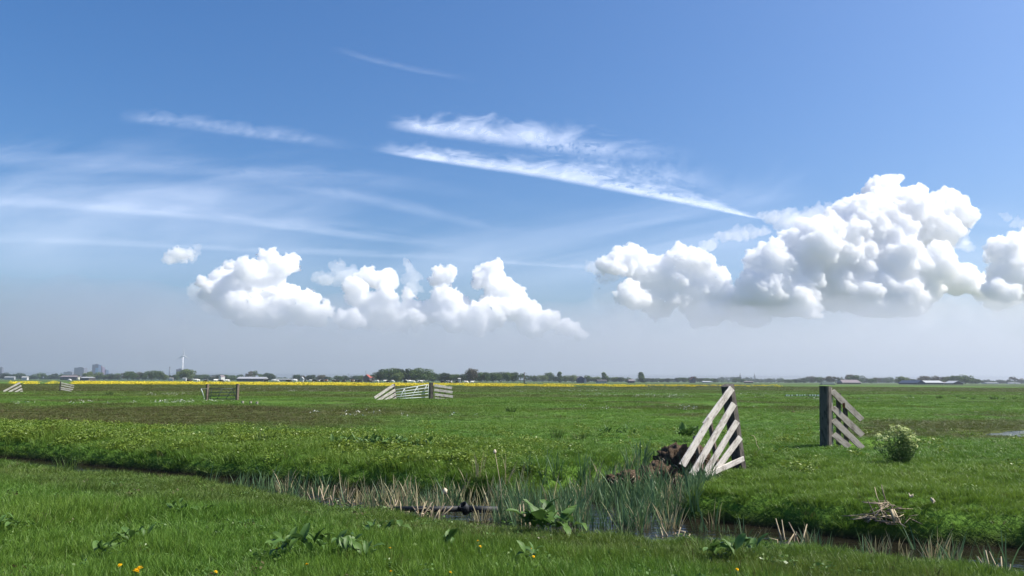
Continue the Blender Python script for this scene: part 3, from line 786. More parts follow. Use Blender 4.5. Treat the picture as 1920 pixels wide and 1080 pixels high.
# --- second wing, upright, grey, with a heavy post
dR = (0.90, 0.436); nR = Vector((0.436, -0.90, 0)); zR = g1(*POST_R)
wr = empty('fence_wing', (POST_R[0], POST_R[1], zR), 'grey upright fence wing with a thick dark post beside the white flowering bush', 'fence wing', 'fence wings beside the open gateway')
Dp = POST_R[1]
p0 = atY(1547.5, 842, Dp); p1 = atY(1547.5, 724, Dp)
beam('post', (p0.x, p0.y, zR - 0.4), p1, 0.235, 0.22, nL, DARKW, wr, rf, wear=0.007, segs=10)
q0 = atY(1558.5, 836, Dp + 0.12); q1 = atY(1557, 727, Dp + 0.12)
beam('batten', (q0.x, q0.y, zR - 0.3), q1, 0.07, 0.06, nR, GREYW, wr, rf, wear=0.01)
PRb = (atY(1556, 800, Dp + 0.10).x, Dp + 0.10)
def br_(x0, y0, x1, y1, w=0.16):
    beam('board', on_plane(x0, y0, PRb, dR) + nR * 0.06, on_plane(x1, y1, PRb, dR) + nR * 0.06, w, 0.03, nR, GREYW, wr, rf, cut0=-0.1, cut1=-0.08, segs=9)
br_(1556, 733, 1612, 787); br_(1557, 764, 1613, 816); br_(1558, 787, 1613, 840); br_(1559, 814, 1588, 838)
for (x0, y0, x1, y1) in ((1571, 838, 1572, 737), (1587, 838, 1584, 750)):
    beam('upright', on_plane(x0, y0, PRb, dR) - Vector((0, 0, 0.35)), on_plane(x1, y1, PRb, dR), 0.10, 0.07, nR, DARKW, wr, rf, wear=0.008)
link('rusty_hinge', mesh_py('rusty_hinge', *(lambda c: ([tuple(Vector(c) + Vector(v)) for v in ((-.02, -.03, -.06), (.03, -.03, -.06), (.03, -.03, .06), (-.02, -.03, .06), (-.02, .0, -.06), (.03, .0, -.06), (.03, .0, .06), (-.02, .0, .06))], [(0, 1, 2, 3), (7, 6, 5, 4), (0, 4, 5, 1), (1, 5, 6, 2), (2, 6, 7, 3), (3, 7, 4, 0)]))(on_plane(1575, 760, PRb, dR) + nR * 0.10 - Vector(wr.location))), flat_mat('rust', (0.16, 0.06, 0.02)), wr)

# --- far gateways
def wing(label, base, direc, post, boards, D, w, upr=(), group='fence wings of the far gateways', mat=PALE, pmat=DARKW, postw=0.2):
    nrm = Vector((-direc[1], direc[0], 0));
    if nrm.y > 0: nrm = -nrm
    z = g1(*base)
    e = empty('fence_wing', (base[0], base[1], z), label, 'fence wing', group)
    if post:
        a = on_plane(post[0], post[2], base, direc); b = on_plane(post[1], post[3], base, direc)
        beam('post', (a.x, a.y, z - 0.3), b, postw, postw, nrm, pmat, e, rf, segs=4)
    for (x0, y0, x1, y1) in boards:
        beam('board', on_plane(x0, y0, base, direc) + nrm * (postw * 0.6), on_plane(x1, y1, base, direc) + nrm * (postw * 0.6), w, 0.04, nrm, mat, e, rf, segs=4)
    for (x0, y0, x1, y1) in upr:
        a = on_plane(x0, y0, base, direc)
        beam('upright', (a.x, a.y, a.z - 0.2), on_plane(x1, y1, base, direc), 0.09, 0.07, nrm, pmat if mat is GREYW else MIDW, e, rf, segs=3)
    return e
def ground_xy(px, D):
    p = atY(px, 740, D); return (p.x, p.y)
bL = ground_xy(740, 62.5); bR = ground_xy(808, 66.0)
wing('pale board fence wing sloping down on the left of the sagging metal gate', bL, (-0.75, -0.66), (741, 738.5, 751, 720), [(701, 746, 737, 722), (706, 752, 739.5, 731), (717, 753, 740.5, 739), (729, 754, 741.5, 746.5)], 62.5, 0.21, [(716, 752, 716, 738)], postw=0.18)
wing('pale board fence wing of four level boards on the right of the sagging metal gate', bR, (0.92, 0.40), (808.5, 808.5, 749, 717.5), [(813, 722.5, 846, 727.5), (813, 731, 847, 735.5), (814, 739.5, 848, 743.5), (814, 747.5, 848.5, 750.5)], 66, 0.2, [(835, 751, 835, 728), (825, 751, 825, 726)], postw=0.30)
GALV = flat_mat('galvanised_tube', (0.42, 0.47, 0.45), 0.45, 0.5, 0.12)
def metal_gate(label, pL, pR, DL, DR, rails, bars, mat, r=0.03):
    """rails: (t) heights as pixel rows at the two ends; bars: (u0, rail0, u1, rail1)"""
    a = atY(pL, 735, DL); b = atY(pR, 735, DR)
    c = (a + b) / 2; e = empty('metal_gate', (c.x, c.y, g1(c.x, c.y)), label, 'gate', 'metal gates of the far gateways')
    R = []
    for (yl, yr) in rails:
        p = atY(pL, yl, DL); q = atY(pR, yr, DR); R.append((p, q)); tube('rail', [p, q], r, mat, e)
    for (u0, k0, u1, k1) in bars:
        p = R[k0][0].lerp(R[k0][1], u0); q = R[k1][0].lerp(R[k1][1], u1)
        tube('bar', [p, q], r * 0.9, mat, e)
    return e
metal_gate('pale galvanised metal gate sagging between two pale board wings', 741, 803, 63.5, 66.5, [(731, 721), (736, 727), (740.5, 733), (744.5, 738), (748, 744.5)],
           [(0.0, 0, 0.0, 4), (1.0, 0, 1.0, 4), (0.27, 0, 0.12, 4), (0.27, 0, 0.30, 4), (0.66, 0, 0.47, 4), (0.66, 0, 0.70, 3), (0.95, 0, 0.83, 3)], GALV, 0.032)
Dg = 60.0
GREENG = flat_mat('dull_green_tube', (0.09, 0.11, 0.10), 0.6, 0.4, 0.2)
for px, lab in ((389.3, 'dark square gate post on the left of the dark tube gate'), (446.0, 'dark square gate post on the right of the dark tube gate')):
    p = atY(px, 720, Dg); z = g1(p.x, p.y)
    e = empty('gate_post', (p.x, p.y, z), lab, 'post', 'posts of the dark tube gate')
    beam('post', (p.x, p.y, z - 0.3), p, 0.19, 0.19, nL, MIDW, e, rf, segs=4)
metal_gate('low dark tube gate hanging between two square posts', 392, 443, Dg, Dg, [(729, 729), (736.5, 735.5), (742.5, 742), (748, 748)], [(0, 0, 0, 3), (1, 0, 1, 3), (0.05, 3, 0.1, 0), (0.30, 3, 0.48, 0), (0.62, 3, 0.86, 0), (0.86, 0, 1.0, 3)], GREENG, 0.028)
p = atY(377, 729, Dg - 1); e = empty('bent_rail', (p.x, p.y, g1(p.x, p.y)), 'bent pale rail end leaning on the left post of the dark tube gate', 'rail')
tube('rail_top', [p, atY(388, 729, Dg - .3)], 0.03, GREENG, e); tube('rail_stay', [p, atY(380, 737, Dg - 1), atY(383, 748, Dg - .8)], 0.035, GALV, e)
for k, (px, y0, y1) in enumerate(((455, 757, 752), (470, 757.5, 752.5), (482, 758, 753))):
    Ds = CAM_H * FPX / (y0 - horizon(px)); p = atY(px, y1, Ds); z = g1(p.x, p.y)
    o = beam('stump', (p.x, p.y, z - 0.2), p, 0.13, 0.13, nL, GREYW, None, rf, segs=2)
    tag(o, ['short grey stump nearest the dark tube gate', 'short grey stump in the middle of a row of three', 'short grey stump farthest from the dark tube gate'][k], 'stump', 'stumps beside the dark tube gate')
b0 = ground_xy(41, 93); b1 = ground_xy(113.5, 96)
wing('pale board fence wing sloping left, nearest the left edge of the picture', b0, (-0.8, -0.6), None, [(6.5, 734, 37.5, 717.5), (16.5, 735, 40, 723), (28, 735.5, 41.5, 728.5), (38, 735.5, 42.5, 733)], 93, 0.2, [(38, 736, 38, 719), (26, 736, 26, 724)])
wing('pale board fence wing sloping right with a thin dark post, under the office towers', b1, (0.92, 0.40), (112, 113.5, 735, 715), [(115, 718, 139, 723), (115, 722, 138.5, 727), (114, 726.5, 137, 730.5), (114, 729.5, 134, 733.5)], 96, 0.135, [(132, 734, 132, 721)], postw=0.14)

# ------------------------------------------------------------------ docks, reeds, bush, pipe, heaps
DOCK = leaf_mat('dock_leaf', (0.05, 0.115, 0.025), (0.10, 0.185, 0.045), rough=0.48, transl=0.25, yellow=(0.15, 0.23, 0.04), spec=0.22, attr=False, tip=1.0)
STEM = flat_mat('green_stem', (0.09, 0.14, 0.04))
def dock_leaf_mesh(rng, L=1.0):
    V, F, A, S = [], [], [], []; n = 7; sh = rng.random() ** 1.5 * 0.8
    curl = rng.uniform(0.2, 0.9); wid = rng.uniform(0.17, 0.24)
    for k in range(n + 1):
        t = k / n
        w = 0.012 if t < 0.16 else wid * math.sin(math.pi * min(1, (t - 0.12) / 0.88)) ** 0.75 * (1.15 - 0.45 * t) + 0.004
        ang = 1.15 - curl * 2.0 * t
        if k == 0: x, z = 0.0, 0.0
        else: x += math.cos(ang) * L / n; z += math.sin(ang) * L / n
        rip = 0.02 * math.sin(t * 17 + sh * 9)
        for j, s in enumerate((-1, -0.5, 0, 0.5, 1)):
            V.append((x, s * w, z + abs(s) * w * 0.45 + rip * s)); A.append(0.5 + 0.5 * abs(s)); S.append(sh)
    for k in range(n):
        for j in range(4):
            a = k * 5 + j; F.append((a, a + 1, a + 6, a + 5))
    me = mesh_py('leaf', V, F, True)
    me.attributes.new('along', 'FLOAT', 'POINT').data.foreach_set('value', A)
    me.attributes.new('shade', 'FLOAT', 'POINT').data.foreach_set('value', S)
    me.materials.append(DOCK)
    return me
_rd = np.random.default_rng(8)
LEAVES = [dock_leaf_mesh(_rd) for _ in range(7)]
def dock(label, px, py, size, n, seed, elong=1.0, spread=0.25, cat='dock plant', group='broad-leaved dock plants', upright=0.0):
    rng = np.random.default_rng(seed); p = at(px, py, 0.0); z = g1(p.x, p.y)
    e = empty('dock_plant', (p.x, p.y, z), label, cat, group)
    n = int(n * 1.35)
    for k in range(n):
        o = bpy.data.objects.new('leaf', LEAVES[rng.integers(len(LEAVES))]); COL.objects.link(o); o.parent = e
        az = rng.uniform(0, 6.283); r = spread * math.sqrt(rng.random())
        o.location = (r * math.cos(az * 1.7 + k) * elong, r * math.sin(az * 1.7 + k), 0.05 + 0.15 * size + rng.uniform(0, 0.06))
        s = size * rng.uniform(0.6, 1.05)
        o.scale = (s, s * rng.uniform(0.8, 1.2), s)
        o.rotation_euler = (rng.normal() * 0.25, -rng.uniform(-0.35, 0.5) - upright + 0.1, az)
    return e
dock('largest broad-leaved dock plant at the near edge of the ditch below the reeds', 1022, 990, 0.33, 30, 1, 1.7, 0.20)
dock('wide low dock plant in the near grass with pale upright leaves', 590, 1052, 0.22, 24, 2, 2.2, 0.18)
dock('small dock plant in the near grass right of the wide low one', 722, 1004, 0.17, 10, 3, 1.4, 0.12)
dock('low dark dock plant at the left in the middle of the near grass', 350, 966, 0.14, 12, 4, 2.2, 0.12)
dock('dock plant above the yellow dandelions at bottom left', 245, 1022, 0.16, 11, 5, 1.4, 0.12)
dock('small dark dock plant closest to the pair of dandelions', 190, 1052, 0.16, 9, 6, 1.0, 0.10)
dock('dock plant at the bottom right in front of the ditch', 1370, 1058, 0.20, 18, 7, 1.7, 0.14)
dock('single upright dock plant on the near bank left of the largest one', 840, 1040, 0.17, 6, 8, 1.0, 0.05, upright=0.3)
dock('ragged dock plant at the very bottom of the picture', 672, 1062, 0.17, 11, 9, 1.4, 0.10)
dock('small leafy dock plant at the left edge of the near grass', 12, 1002, 0.18, 9, 14, 1.2, 0.12)
dock('pale upright leaf tuft at the bottom below the largest dock plant', 993, 1070, 0.15, 6, 15, 1.0, 0.06)
dock('dark dense dock patch on the far bank left of the middle', 686, 850, 0.24, 62, 10, 3.4, 0.22, upright=0.25)
dock('looser dock patch on the far bank beside the dense one', 745, 855, 0.21, 34, 11, 3.4, 0.22)
dock('tall dark dock seen through the leaning fence wing', 1290, 828, 0.4, 20, 12, 1.6, 0.2, upright=0.3)
dock('pale leafed dock in the meadow beyond the reeds', 1166, 820, 0.27, 16, 13, 2.6, 0.25, upright=0.3)
# dark rush and grass tussocks standing out of the grazed meadow
TUSS = leaf_mat('tussock_blade', (0.022, 0.055, 0.010), (0.04, 0.085, 0.016), transl=0.2, attr=False)
_rt = np.random.default_rng(18)
TUSM = [blades_mesh('tussock', 90, 0.22, 0.36, 0.016, _rt, 0.6, 2) for _ in range(3)]
for me in TUSM: me.materials.append(TUSS)
def tussock(label, px, py, w_px, h_px, k=0, group='dark tussocks in the meadow'):
    p = at(px, py, 0.0); s = p.y / FPX
    o = bpy.data.objects.new('grass_tussock', TUSM[k % 3]); COL.objects.link(o)
    o.location = (p.x, p.y, g1(p.x, p.y)); o.scale = (w_px * s / 0.5, w_px * s / 0.5, h_px * s / 0.26 + 0.18); o.rotation_euler = (0, 0, k * 1.9)
    tag(o, label, 'tussock', group)
tussock('round dark tussock in the meadow left of the leaning fence wing', 1044, 824, 22, 15, 0)
tussock('low dark tussock right of the round one', 1088, 824, 26, 9, 1)
tussock('dark tussock in the open meadow right of the sagging metal gate', 957, 773, 20, 8, 2)
tussock('dark tussock in the green strip right of the far left fence wings', 204, 741, 16, 5, 0)
tussock('dark tussock on the far bank among yellow-green marsh plants', 493, 838, 34, 18, 1)
tussock('dark tussock on the far bank left of the dense dock patch', 402, 828, 26, 16, 2)
tussock('dark tuft at the water line near the left end of the ditch', 124, 868, 36, 30, 0)
for k, (x, y, w, h) in enumerate(((1705, 745, 8, 4), (1761, 747, 12, 4), (1795, 746, 6, 3), (1807, 748, 9, 3.5), (1825, 748.5, 7, 3), (1863, 749, 15, 4.5), (1881, 749, 8, 2.5), (1902, 748.5, 7, 3), (1424, 741.5, 8, 3), (1108, 752, 9, 3), (1590, 742, 9, 2.5))):
    tussock('%s small dark tussock from the left in the row before the right hand farm' % ORD[k] if k < 8 else ('small dark tussock in the meadow between the gateway posts', 'small dark tussock in the far middle of the meadow', 'small dark tussock just right of the grey fence wing top')[k - 8], x, y, w, h, k, 'row of small dark tussocks at right' if k < 8 else 'dark tussocks in the meadow')
# reeds
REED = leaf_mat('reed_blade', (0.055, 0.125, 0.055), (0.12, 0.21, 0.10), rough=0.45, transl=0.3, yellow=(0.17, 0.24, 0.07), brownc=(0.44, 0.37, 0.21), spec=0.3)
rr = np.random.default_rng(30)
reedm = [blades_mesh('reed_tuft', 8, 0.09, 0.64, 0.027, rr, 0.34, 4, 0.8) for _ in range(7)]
def in_poly(x, y, poly):
    ins = np.zeros(len(x), bool); n = len(poly)
    for i in range(n):
        x0, y0 = poly[i]; x1, y1 = poly[(i + 1) % n]
        c = ((y0 > y) != (y1 > y)) & (x < (x1 - x0) * (y - y0) / (y1 - y0 + 1e-12) + x0); ins ^= c
    return ins
def build_reeds():
    X, Y, S, Ti = [], [], [], []
    def patch(pix, dens, smin, smax, dryf, zref=WATER_Z):
        dens *= 1.45
        poly = [tuple(at(a, b, zref)[:2]) for a, b in pix]
        xs = [p[0] for p in poly]; ys = [p[1] for p in poly]
        A = (max(xs) - min(xs)) * (max(ys) - min(ys)); n = int(A * dens)
        x = rr.uniform(min(xs), max(xs), n); y = rr.uniform(min(ys), max(ys), n)
        k = in_poly(x, y, poly) & (perlin(np.stack([x / 0.5, y / 0.5, x * 0 + 3], 1), 44) > -0.22); x, y = x[k], y[k]
        X.append(x); Y.append(y); S.append(rr.uniform(smin, smax, len(x))); Ti.append((rr.random(len(x)) < dryf) * rr.uniform(0.5, 1, len(x)))
    patch([(370, 912), (620, 918), (640, 945), (400, 925)], 11, 0.55, 1.0, 0.15)
    patch([(560, 925), (980, 935), (980, 985), (700, 968)], 19, 0.5, 0.95, 0.55)
    patch([(930, 925), (1080, 905), (1210, 890), (1330, 900), (1345, 950), (1290, 985), (1120, 990), (940, 985)], 30, 0.5, 1.0, 0.10)
    patch([(1090, 915), (1240, 905), (1240, 940), (1100, 950)], 14, 0.8, 1.15, 0.05)
    patch([(1060, 985), (1340, 975), (1350, 1012), (1060, 1005)], 9, 0.5, 0.9, 0.35)
    patch([(1340, 985), (1490, 1000), (1500, 1035), (1350, 1025)], 6, 0.35, 0.65, 0.4)
    patch([(1480, 1005), (1580, 1010), (1580, 1040), (1480, 1040)], 14, 0.4, 0.7, 0.3)
    patch([(1620, 1025), (1740, 1030), (1760, 1070), (1620, 1060)], 14, 0.5, 0.85, 0.3)
    patch([(1740, 1040), (1930, 1060), (1930, 1095), (1740, 1075)], 14, 0.5, 0.9, 0.3)
    x = np.concatenate(X); y = np.concatenate(Y); s = np.concatenate(S); t = np.concatenate(Ti)
    z = np.maximum(G(x, y), -0.75); k = z < -0.05
    scatter('reeds', reedm, REED, np.stack([x, y, np.maximum(z, -0.48)], 1)[k], s[k], t[k], None, 0.07, rr)
build_reeds()
STRAW = flat_mat('dry_reed_straw', (0.44, 0.36, 0.23), 0.8, 0.2, 0.35, 5.0)
STRAWD = flat_mat('grey_dead_reed', (0.30, 0.24, 0.17), 0.85, 0.15, 0.4, 5.0)
rs = random.Random(12)
def dry_clump(label, px, py, n, wpx, h, seed, zref=-0.2):
    r = random.Random(seed); p = at(px, py, zref); z = max(g1(p.x, p.y), WATER_Z - 0.05)
    e = empty('dry_reed_clump', (p.x, p.y, z), label, 'dry reeds', 'clumps of broken dry reeds')
    w = wpx * p.y / FPX / 2
    for k in range(n):
        a = Vector((p.x + r.uniform(-w, w), p.y + r.uniform(-0.12, 0.12), z - 0.05))
        hh = h * r.uniform(0.5, 1.15); tip = a + Vector((r.gauss(0, 0.10), r.gauss(0, 0.05), hh))
        if r.random() < 0.3:
            mid = a.lerp(tip, 0.65); tip = mid + Vector((r.choice((-1, 1)) * r.uniform(0.05, 0.16), 0, -r.uniform(-0.03, 0.16))); pts = [a, mid, tip]
        else: pts = [a, a.lerp(tip, 0.5) + Vector((r.gauss(0, .012), 0, 0)), tip]
        tube('stalk', pts, [0.011, 0.010, 0.005], STRAW if r.random() < 0.7 else STRAWD, e, 5)
    return e
dry_clump('tallest pale dry reed clump in the ditch, left of the pipe', 607, 930, 10, 34, 0.36, 1)
dry_clump('thin dry reed stalks right of the tallest pale clump', 633, 928, 8, 34, 0.33, 2)
dry_clump('broad dense clump of broken brown dry reeds before the pipe', 772, 955, 34, 80, 0.33, 3)
dry_clump('few dry reed stalks at the left end of the broad brown clump', 735, 950, 9, 22, 0.34, 4)
dry_clump('dry reed stalks between the broad brown clump and the pipe mouth', 812, 955, 9, 26, 0.26, 5)
dry_clump('pale dry stalks left of the largest dock plant', 985, 965, 7, 24, 0.34, 6)
dry_clump('dry reed stalks standing in the open water under the leaning fence', 1270, 985, 8, 70, 0.24, 7)
dry_clump('dead reed stalks standing by the dark far bank at right', 1480, 1000, 8, 60, 0.36, 8)
dry_clump('low broken reed stubble in the open water at right', 1400, 1012, 14, 120, 0.12, 9)
dry_clump('dry reed stalks before the dark bank at far right', 1870, 1060, 10, 90, 0.34, 10)
# two bulrushes gone to fluff
FLUFF = flat_mat('bulrush_fluff', (0.62, 0.52, 0.38), 0.95, 0.05, 0.2, 30.0)
def blob_mesh(name, r3, seed, amp=0.25, sub=2, lump=1.0):
    V, F = ico(sub); V = V * (1 + amp * (perlin(V * 1.7 * lump + seed * 5.3, seed)[:, None] + 0.5 * perlin(V * 4.1 * lump + seed, seed + 1)[:, None])) * np.array(r3)
    return mesh_np(name, V, F, True)
def bulrush(label, x0, y0, x1, y1, seed, fl=0.04):
    p = at(x0, y0, WATER_Z); q = atY(x1, y1, p.y)
    e = empty('bulrush', p, label, 'bulrush', 'bulrushes with fluffy heads')
    m1 = p.lerp(q, 0.5) + Vector((0.02, 0, 0)); tube('stem', [p, m1, q], [0.006, 0.005, 0.004], STRAW, e, 5)
    o = link('seed_head', blob_mesh('seed_head', (fl, fl, fl * 1.3), seed, 0.5), FLUFF, e); o.location = q - p
bulrush('tallest lone bulrush stem with a small fluffy head above the ditch', 943, 968, 928, 847, 1, 0.022)
bulrush('short bent bulrush with a bright fluffy head beside the pipe mouth', 852, 960, 834, 921, 2, 0.034)
# drain pipe
PIPE = flat_mat('black_plastic_pipe', (0.022, 0.024, 0.026), 0.6, 0.3, 0.2)
def pipe_mesh(name, pts, R, wall=0.008, sides=18):
    V, F = [], []; pts = [Vector(p) for p in pts]; rings = []
    for inner in (0, 1):
        for k, p in enumerate(pts):
            d = (pts[min(k + 1, len(pts) - 1)] - pts[max(k - 1, 0)]).normalized()
            a = d.cross(Vector((0, 0, 1)));
            if a.length < 1e-3: a = Vector((1, 0, 0))
            a.normalize(); b = a.cross(d); r = R - wall * inner
            rings.append(len(V)); V += [tuple(p + (a * math.cos(2 * math.pi * j / sides) + b * math.sin(2 * math.pi * j / sides)) * r) for j in range(sides)]
    n = len(pts)
    def join(r0, r1):
        for j in range(sides): F.append((r0 + j, r0 + (j + 1) % sides, r1 + (j + 1) % sides, r1 + j))
    for k in range(n - 1): join(rings[k], rings[k + 1]); join(rings[n + k + 1], rings[n + k])
    join(rings[n], rings[0]); join(rings[n - 1], rings[2 * n - 1])
    return mesh_py(name, V, F, True)
pa = at(738, 953, -0.22); pb = at(868, 953, -0.22); pc = at(934, 954, -0.22); 
yy = (pa.y + pc.y) / 2 - 0.1
pa = atY(738, 955, yy); pb = atY(868, 954, yy); pc = atY(934, 956, yy)
e = empty('drain_pipe', pb, 'black plastic drain pipe lying in the ditch with an upturned open mouth', 'pipe')
o = link('pipe_section', pipe_mesh('pipe_section', [pa - pb, pb - pb], 0.040), PIPE, e)
o = link('pipe_section', pipe_mesh('pipe_section', [Vector((0.02, 0, 0)), pc - pb], 0.046), PIPE, e)
o = link('pipe_mouth', pipe_mesh('pipe_mouth', [Vector((0.05, 0.0, -0.05)), Vector((0.03, -0.03, 0.02)), Vector((0.0, -0.06, 0.065))], 0.058), PIPE, e)
# peat heaps beside the leaning wing
PEAT = NT('dug_peat'); _co = PEAT.n('ShaderNodeTexCoord').outputs['Object']; _n = PEAT.noise(_co, 9.0, 6.0, 0.7)
_b = PEAT.bsdf(PEAT.ramp(_n, [(0.3, (0.030, 0.022, 0.015)), (0.55, (0.10, 0.070, 0.047)), (0.75, (0.22, 0.165, 0.115))]), 0.95, 0.1); PEAT.bump(_b, _n, 1.0, 0.05)
for k, (px, py, w, h, lab) in enumerate(((1266, 884, 66, 58, 'largest dark peat heap against the leaning fence wing'), (1232, 896, 46, 34, 'rounded peat clod left of the largest heap'), (1178, 902, 32, 26, 'reddish brown peat clod standing alone among the reeds'),
        (1212, 898, 30, 28, 'narrow dark peat clod between the lone clod and the rounded one'), (1250, 904, 40, 36, 'peat clod with hanging roots below the largest heap'), (1306, 872, 40, 46, 'dark peat behind the boards of the leaning fence wing'), (1146, 900, 20, 14, 'small peat clod farthest left among the reeds'))):
    D = (15.6, 14.6, 13.6, 14.2, 14.6, 16.6, 13.2)[k]; p = atY(px, py + 2, D); s = D / FPX; z = min(g1(p.x, p.y), p.z)
    me = blob_mesh('peat_clod', (w * s * 0.55, w * s * 0.5, h * s * 0.6), 60 + k, 0.7, 4, 2.6)
    o = link('peat_clod', me, PEAT.mat); o.location = (p.x, p.y, p.z + h * s * 0.22)
    tag(o, lab, 'peat clod', 'dug peat clods by the leaning fence')
    for j in range(16 if k in (0, 4) else 6):
        a = Vector((rs.uniform(-.5, .5) * w * s, -w * s * 0.5, rs.uniform(-.1, .3) * h * s)); b = a + Vector((rs.uniform(-.12, .16), -0.03, -rs.uniform(0.05, 0.2)))
        q = link('root', tube_mesh('root', [([a, a.lerp(b, .5) + Vector((.02, -.02, .01)), b], [.008, .007, .003])], 5), STRAWD, o)
# heaps of cut reed and twigs on the right bank
def brush(label, px, py, wpx, hpx, n, seed):
    r = random.Random(seed); p = at(px, py, 0.05); z = g1(p.x, p.y); s = p.y / FPX
    e = empty('brush_heap', (p.x, p.y, z), label, 'brush heap', 'heaps of dead reed on the right bank')
    for k in range(n):
        a = Vector((r.uniform(-.5, .5) * wpx * s, r.uniform(-.15, .15), 0)); hz = max(0.0, 1 - abs(a.x) / (0.55 * wpx * s)) * hpx * s
        a.z = r.uniform(0.1, 1.0) * hz + 0.03; L = r.uniform(0.10, 0.32); d = Vector((r.gauss(0, 1), r.gauss(0, .5), r.gauss(-0.35, 0.45))).normalized() * L
        b = a + d; b.z = max(b.z, 0.0); t = r.uniform(0.004, 0.009)
        q = link('stick', tube_mesh('stick', [([a, a.lerp(b, .5) + Vector((r.gauss(0, .015), 0, r.gauss(0, .015))), b], [t, t, t * .6])], 5), r.choice((STRAW, STRAWD, STRAWD, MIDW)), e)
    for k in range(4):
        a = Vector((r.uniform(-.05, .2) * wpx * s, -0.16, hpx * s * 0.75)); b = a + Vector((r.uniform(0, .06), -0.06, -r.uniform(.1, .17)))
        q = link('stick', tube_mesh('stick', [([a, b], [.014, .010])], 6), STRAW, e)
brush('larger heap of dead reed and sticks on the right bank under the flowering bush', 1662, 950, 76, 34, 95, 1)
brush('small heap of dead reed cut off by the right edge of the picture', 1908, 975, 50, 22, 50, 2)
for k, (px, py, w, lab) in enumerate(((1708, 943, 8, 'pale curled scrap of reed just right of the larger brush heap'), (1748, 948, 12, 'whitest curled scrap of reed farther right of the larger brush heap'))):
    p = at(px, py, 0.08); s = p.y / FPX * w * 0.7
    V = []; F = []
    for i in range(7):
        q = -1.2 + 2.4 * i / 6
        for j in (-1, 1): V.append((math.sin(q) * s * .6, j * s * (0.35 if i % 2 else .42), (1 - math.cos(q)) * s * .9 + j * 0.01))
    F = [(2 * i, 2 * i + 2, 2 * i + 3, 2 * i + 1) for i in range(6)]
    o = link('reed_scrap', mesh_py('reed_scrap', V, F, True), flat_mat('bleached_reed', (0.42, 0.36, 0.27))); o.location = (p.x, p.y, g1(p.x, p.y) + 0.09); o.rotation_euler = (0.5, 0.2, k * 0.8)
    sm = o.modifiers.new('thick', 'SOLIDIFY'); sm.thickness = 0.008
    tag(o, lab, 'reed scrap', 'bleached reed scraps on the right bank')
# flowering bush (cow parsley)
BUSHL = leaf_mat('bush_leaf', (0.085, 0.16, 0.04), (0.14, 0.225, 0.06), attr=False, yellow=(0.22, 0.28, 0.09), transl=0.35)
UMB = flat_mat('cream_umbel', (0.50, 0.56, 0.24), 0.8, 0.1, 0.25, 40.0)
rb = np.random.default_rng(77)
pb_ = at(1688, 872, 0.0); zb_ = g1(pb_.x, pb_.y); sb = pb_.y / FPX
bush = empty('flowering_bush', (pb_.x, pb_.y, zb_), 'bushy cow parsley with cream flower heads beside the grey fence wing', 'bush')
def bush_build():
    W, H = 40 * sb, 76 * sb
    V, F, A, S = [], [], [], []
    tips = []
    for k in range(46):
        a = rb.uniform(0, 6.283); r = math.sqrt(rb.random()); h = H * (0.95 - 0.35 * r * r) * rb.uniform(0.7, 1.08)
        tips.append(Vector((math.cos(a) * r * W * 1.0, math.sin(a) * r * W * 0.9, h)))
    for t in tips:
        b = Vector((t.x * 0.25, t.y * 0.25, 0)); link('stem', tube_mesh('stem', [([b, b.lerp(t, .5) + Vector((t.x * .12, t.y * .12, 0)), t], [.006, .005, .003])], 4, False), STEM, bush)
    for _ in range(2300):
        t = tips[rb.integers(len(tips))]; u = rb.random() ** 0.8
        c = np.array(t) * np.array([0.25 + 0.75 * u, 0.25 + 0.75 * u, u * 0.97]) + rb.normal(size=3) * 0.045
        c[2] = max(c[2], 0.02)
        d = rb.normal(size=3); d[2] *= .4; d /= np.linalg.norm(d); s_ = np.cross(d, rb.normal(size=3)); s_ /= np.linalg.norm(s_)
        L = rb.uniform(0.025, 0.06); b0 = len(V); sh = rb.random() ** 2
        V += [tuple(c), tuple(c + d * L * .5 + s_ * L * .25), tuple(c + d * L), tuple(c + d * L * .5 - s_ * L * .25)]; F.append((b0, b0 + 1, b0 + 2, b0 + 3)); A += [.3, .7, 1, .7]; S += [sh] * 4
    me = mesh_py('foliage', V, F); me.attributes.new('along', 'FLOAT', 'POINT').data.foreach_set('value', A); me.attributes.new('shade', 'FLOAT', 'POINT').data.foreach_set('value', S)
    o = link('foliage', me, BUSHL, bush); o['kind'] = 'stuff'
    um = []
    for q in range(3):
        V, F = [], []
        for _ in range(40):
            a = rb.uniform(0, 6.283); r = 0.045 * math.sqrt(rb.random()); c = np.array([r * math.cos(a), r * math.sin(a), rb.uniform(-.004, .010) - r * r * 4]); s_ = rb.uniform(.004, .008); b0 = len(V)
            V += [tuple(c + np.array(v) * s_) for v in ((-1, 0, 0), (0, -1, 0.3), (1, 0, 0), (0, 1, 0.3))]; F.append((b0, b0 + 1, b0 + 2, b0 + 3))
        m_ = mesh_py('flower_head', V, F); m_.materials.append(UMB); um.append(m_)
    for t in tips:
        for q in range(3):
            o = bpy.data.objects.new('flower_head', um[rb.integers(3)]); COL.objects.link(o); o.parent = bush
            o.location = t + Vector((rb.normal() * .04, rb.normal() * .04, rb.normal() * .03)); o.rotation_euler = (rb.normal() * .35, rb.normal() * .35, rb.uniform(0, 6)); f = rb.uniform(.8, 1.3); o.scale = (f, f, f)
bush_build()
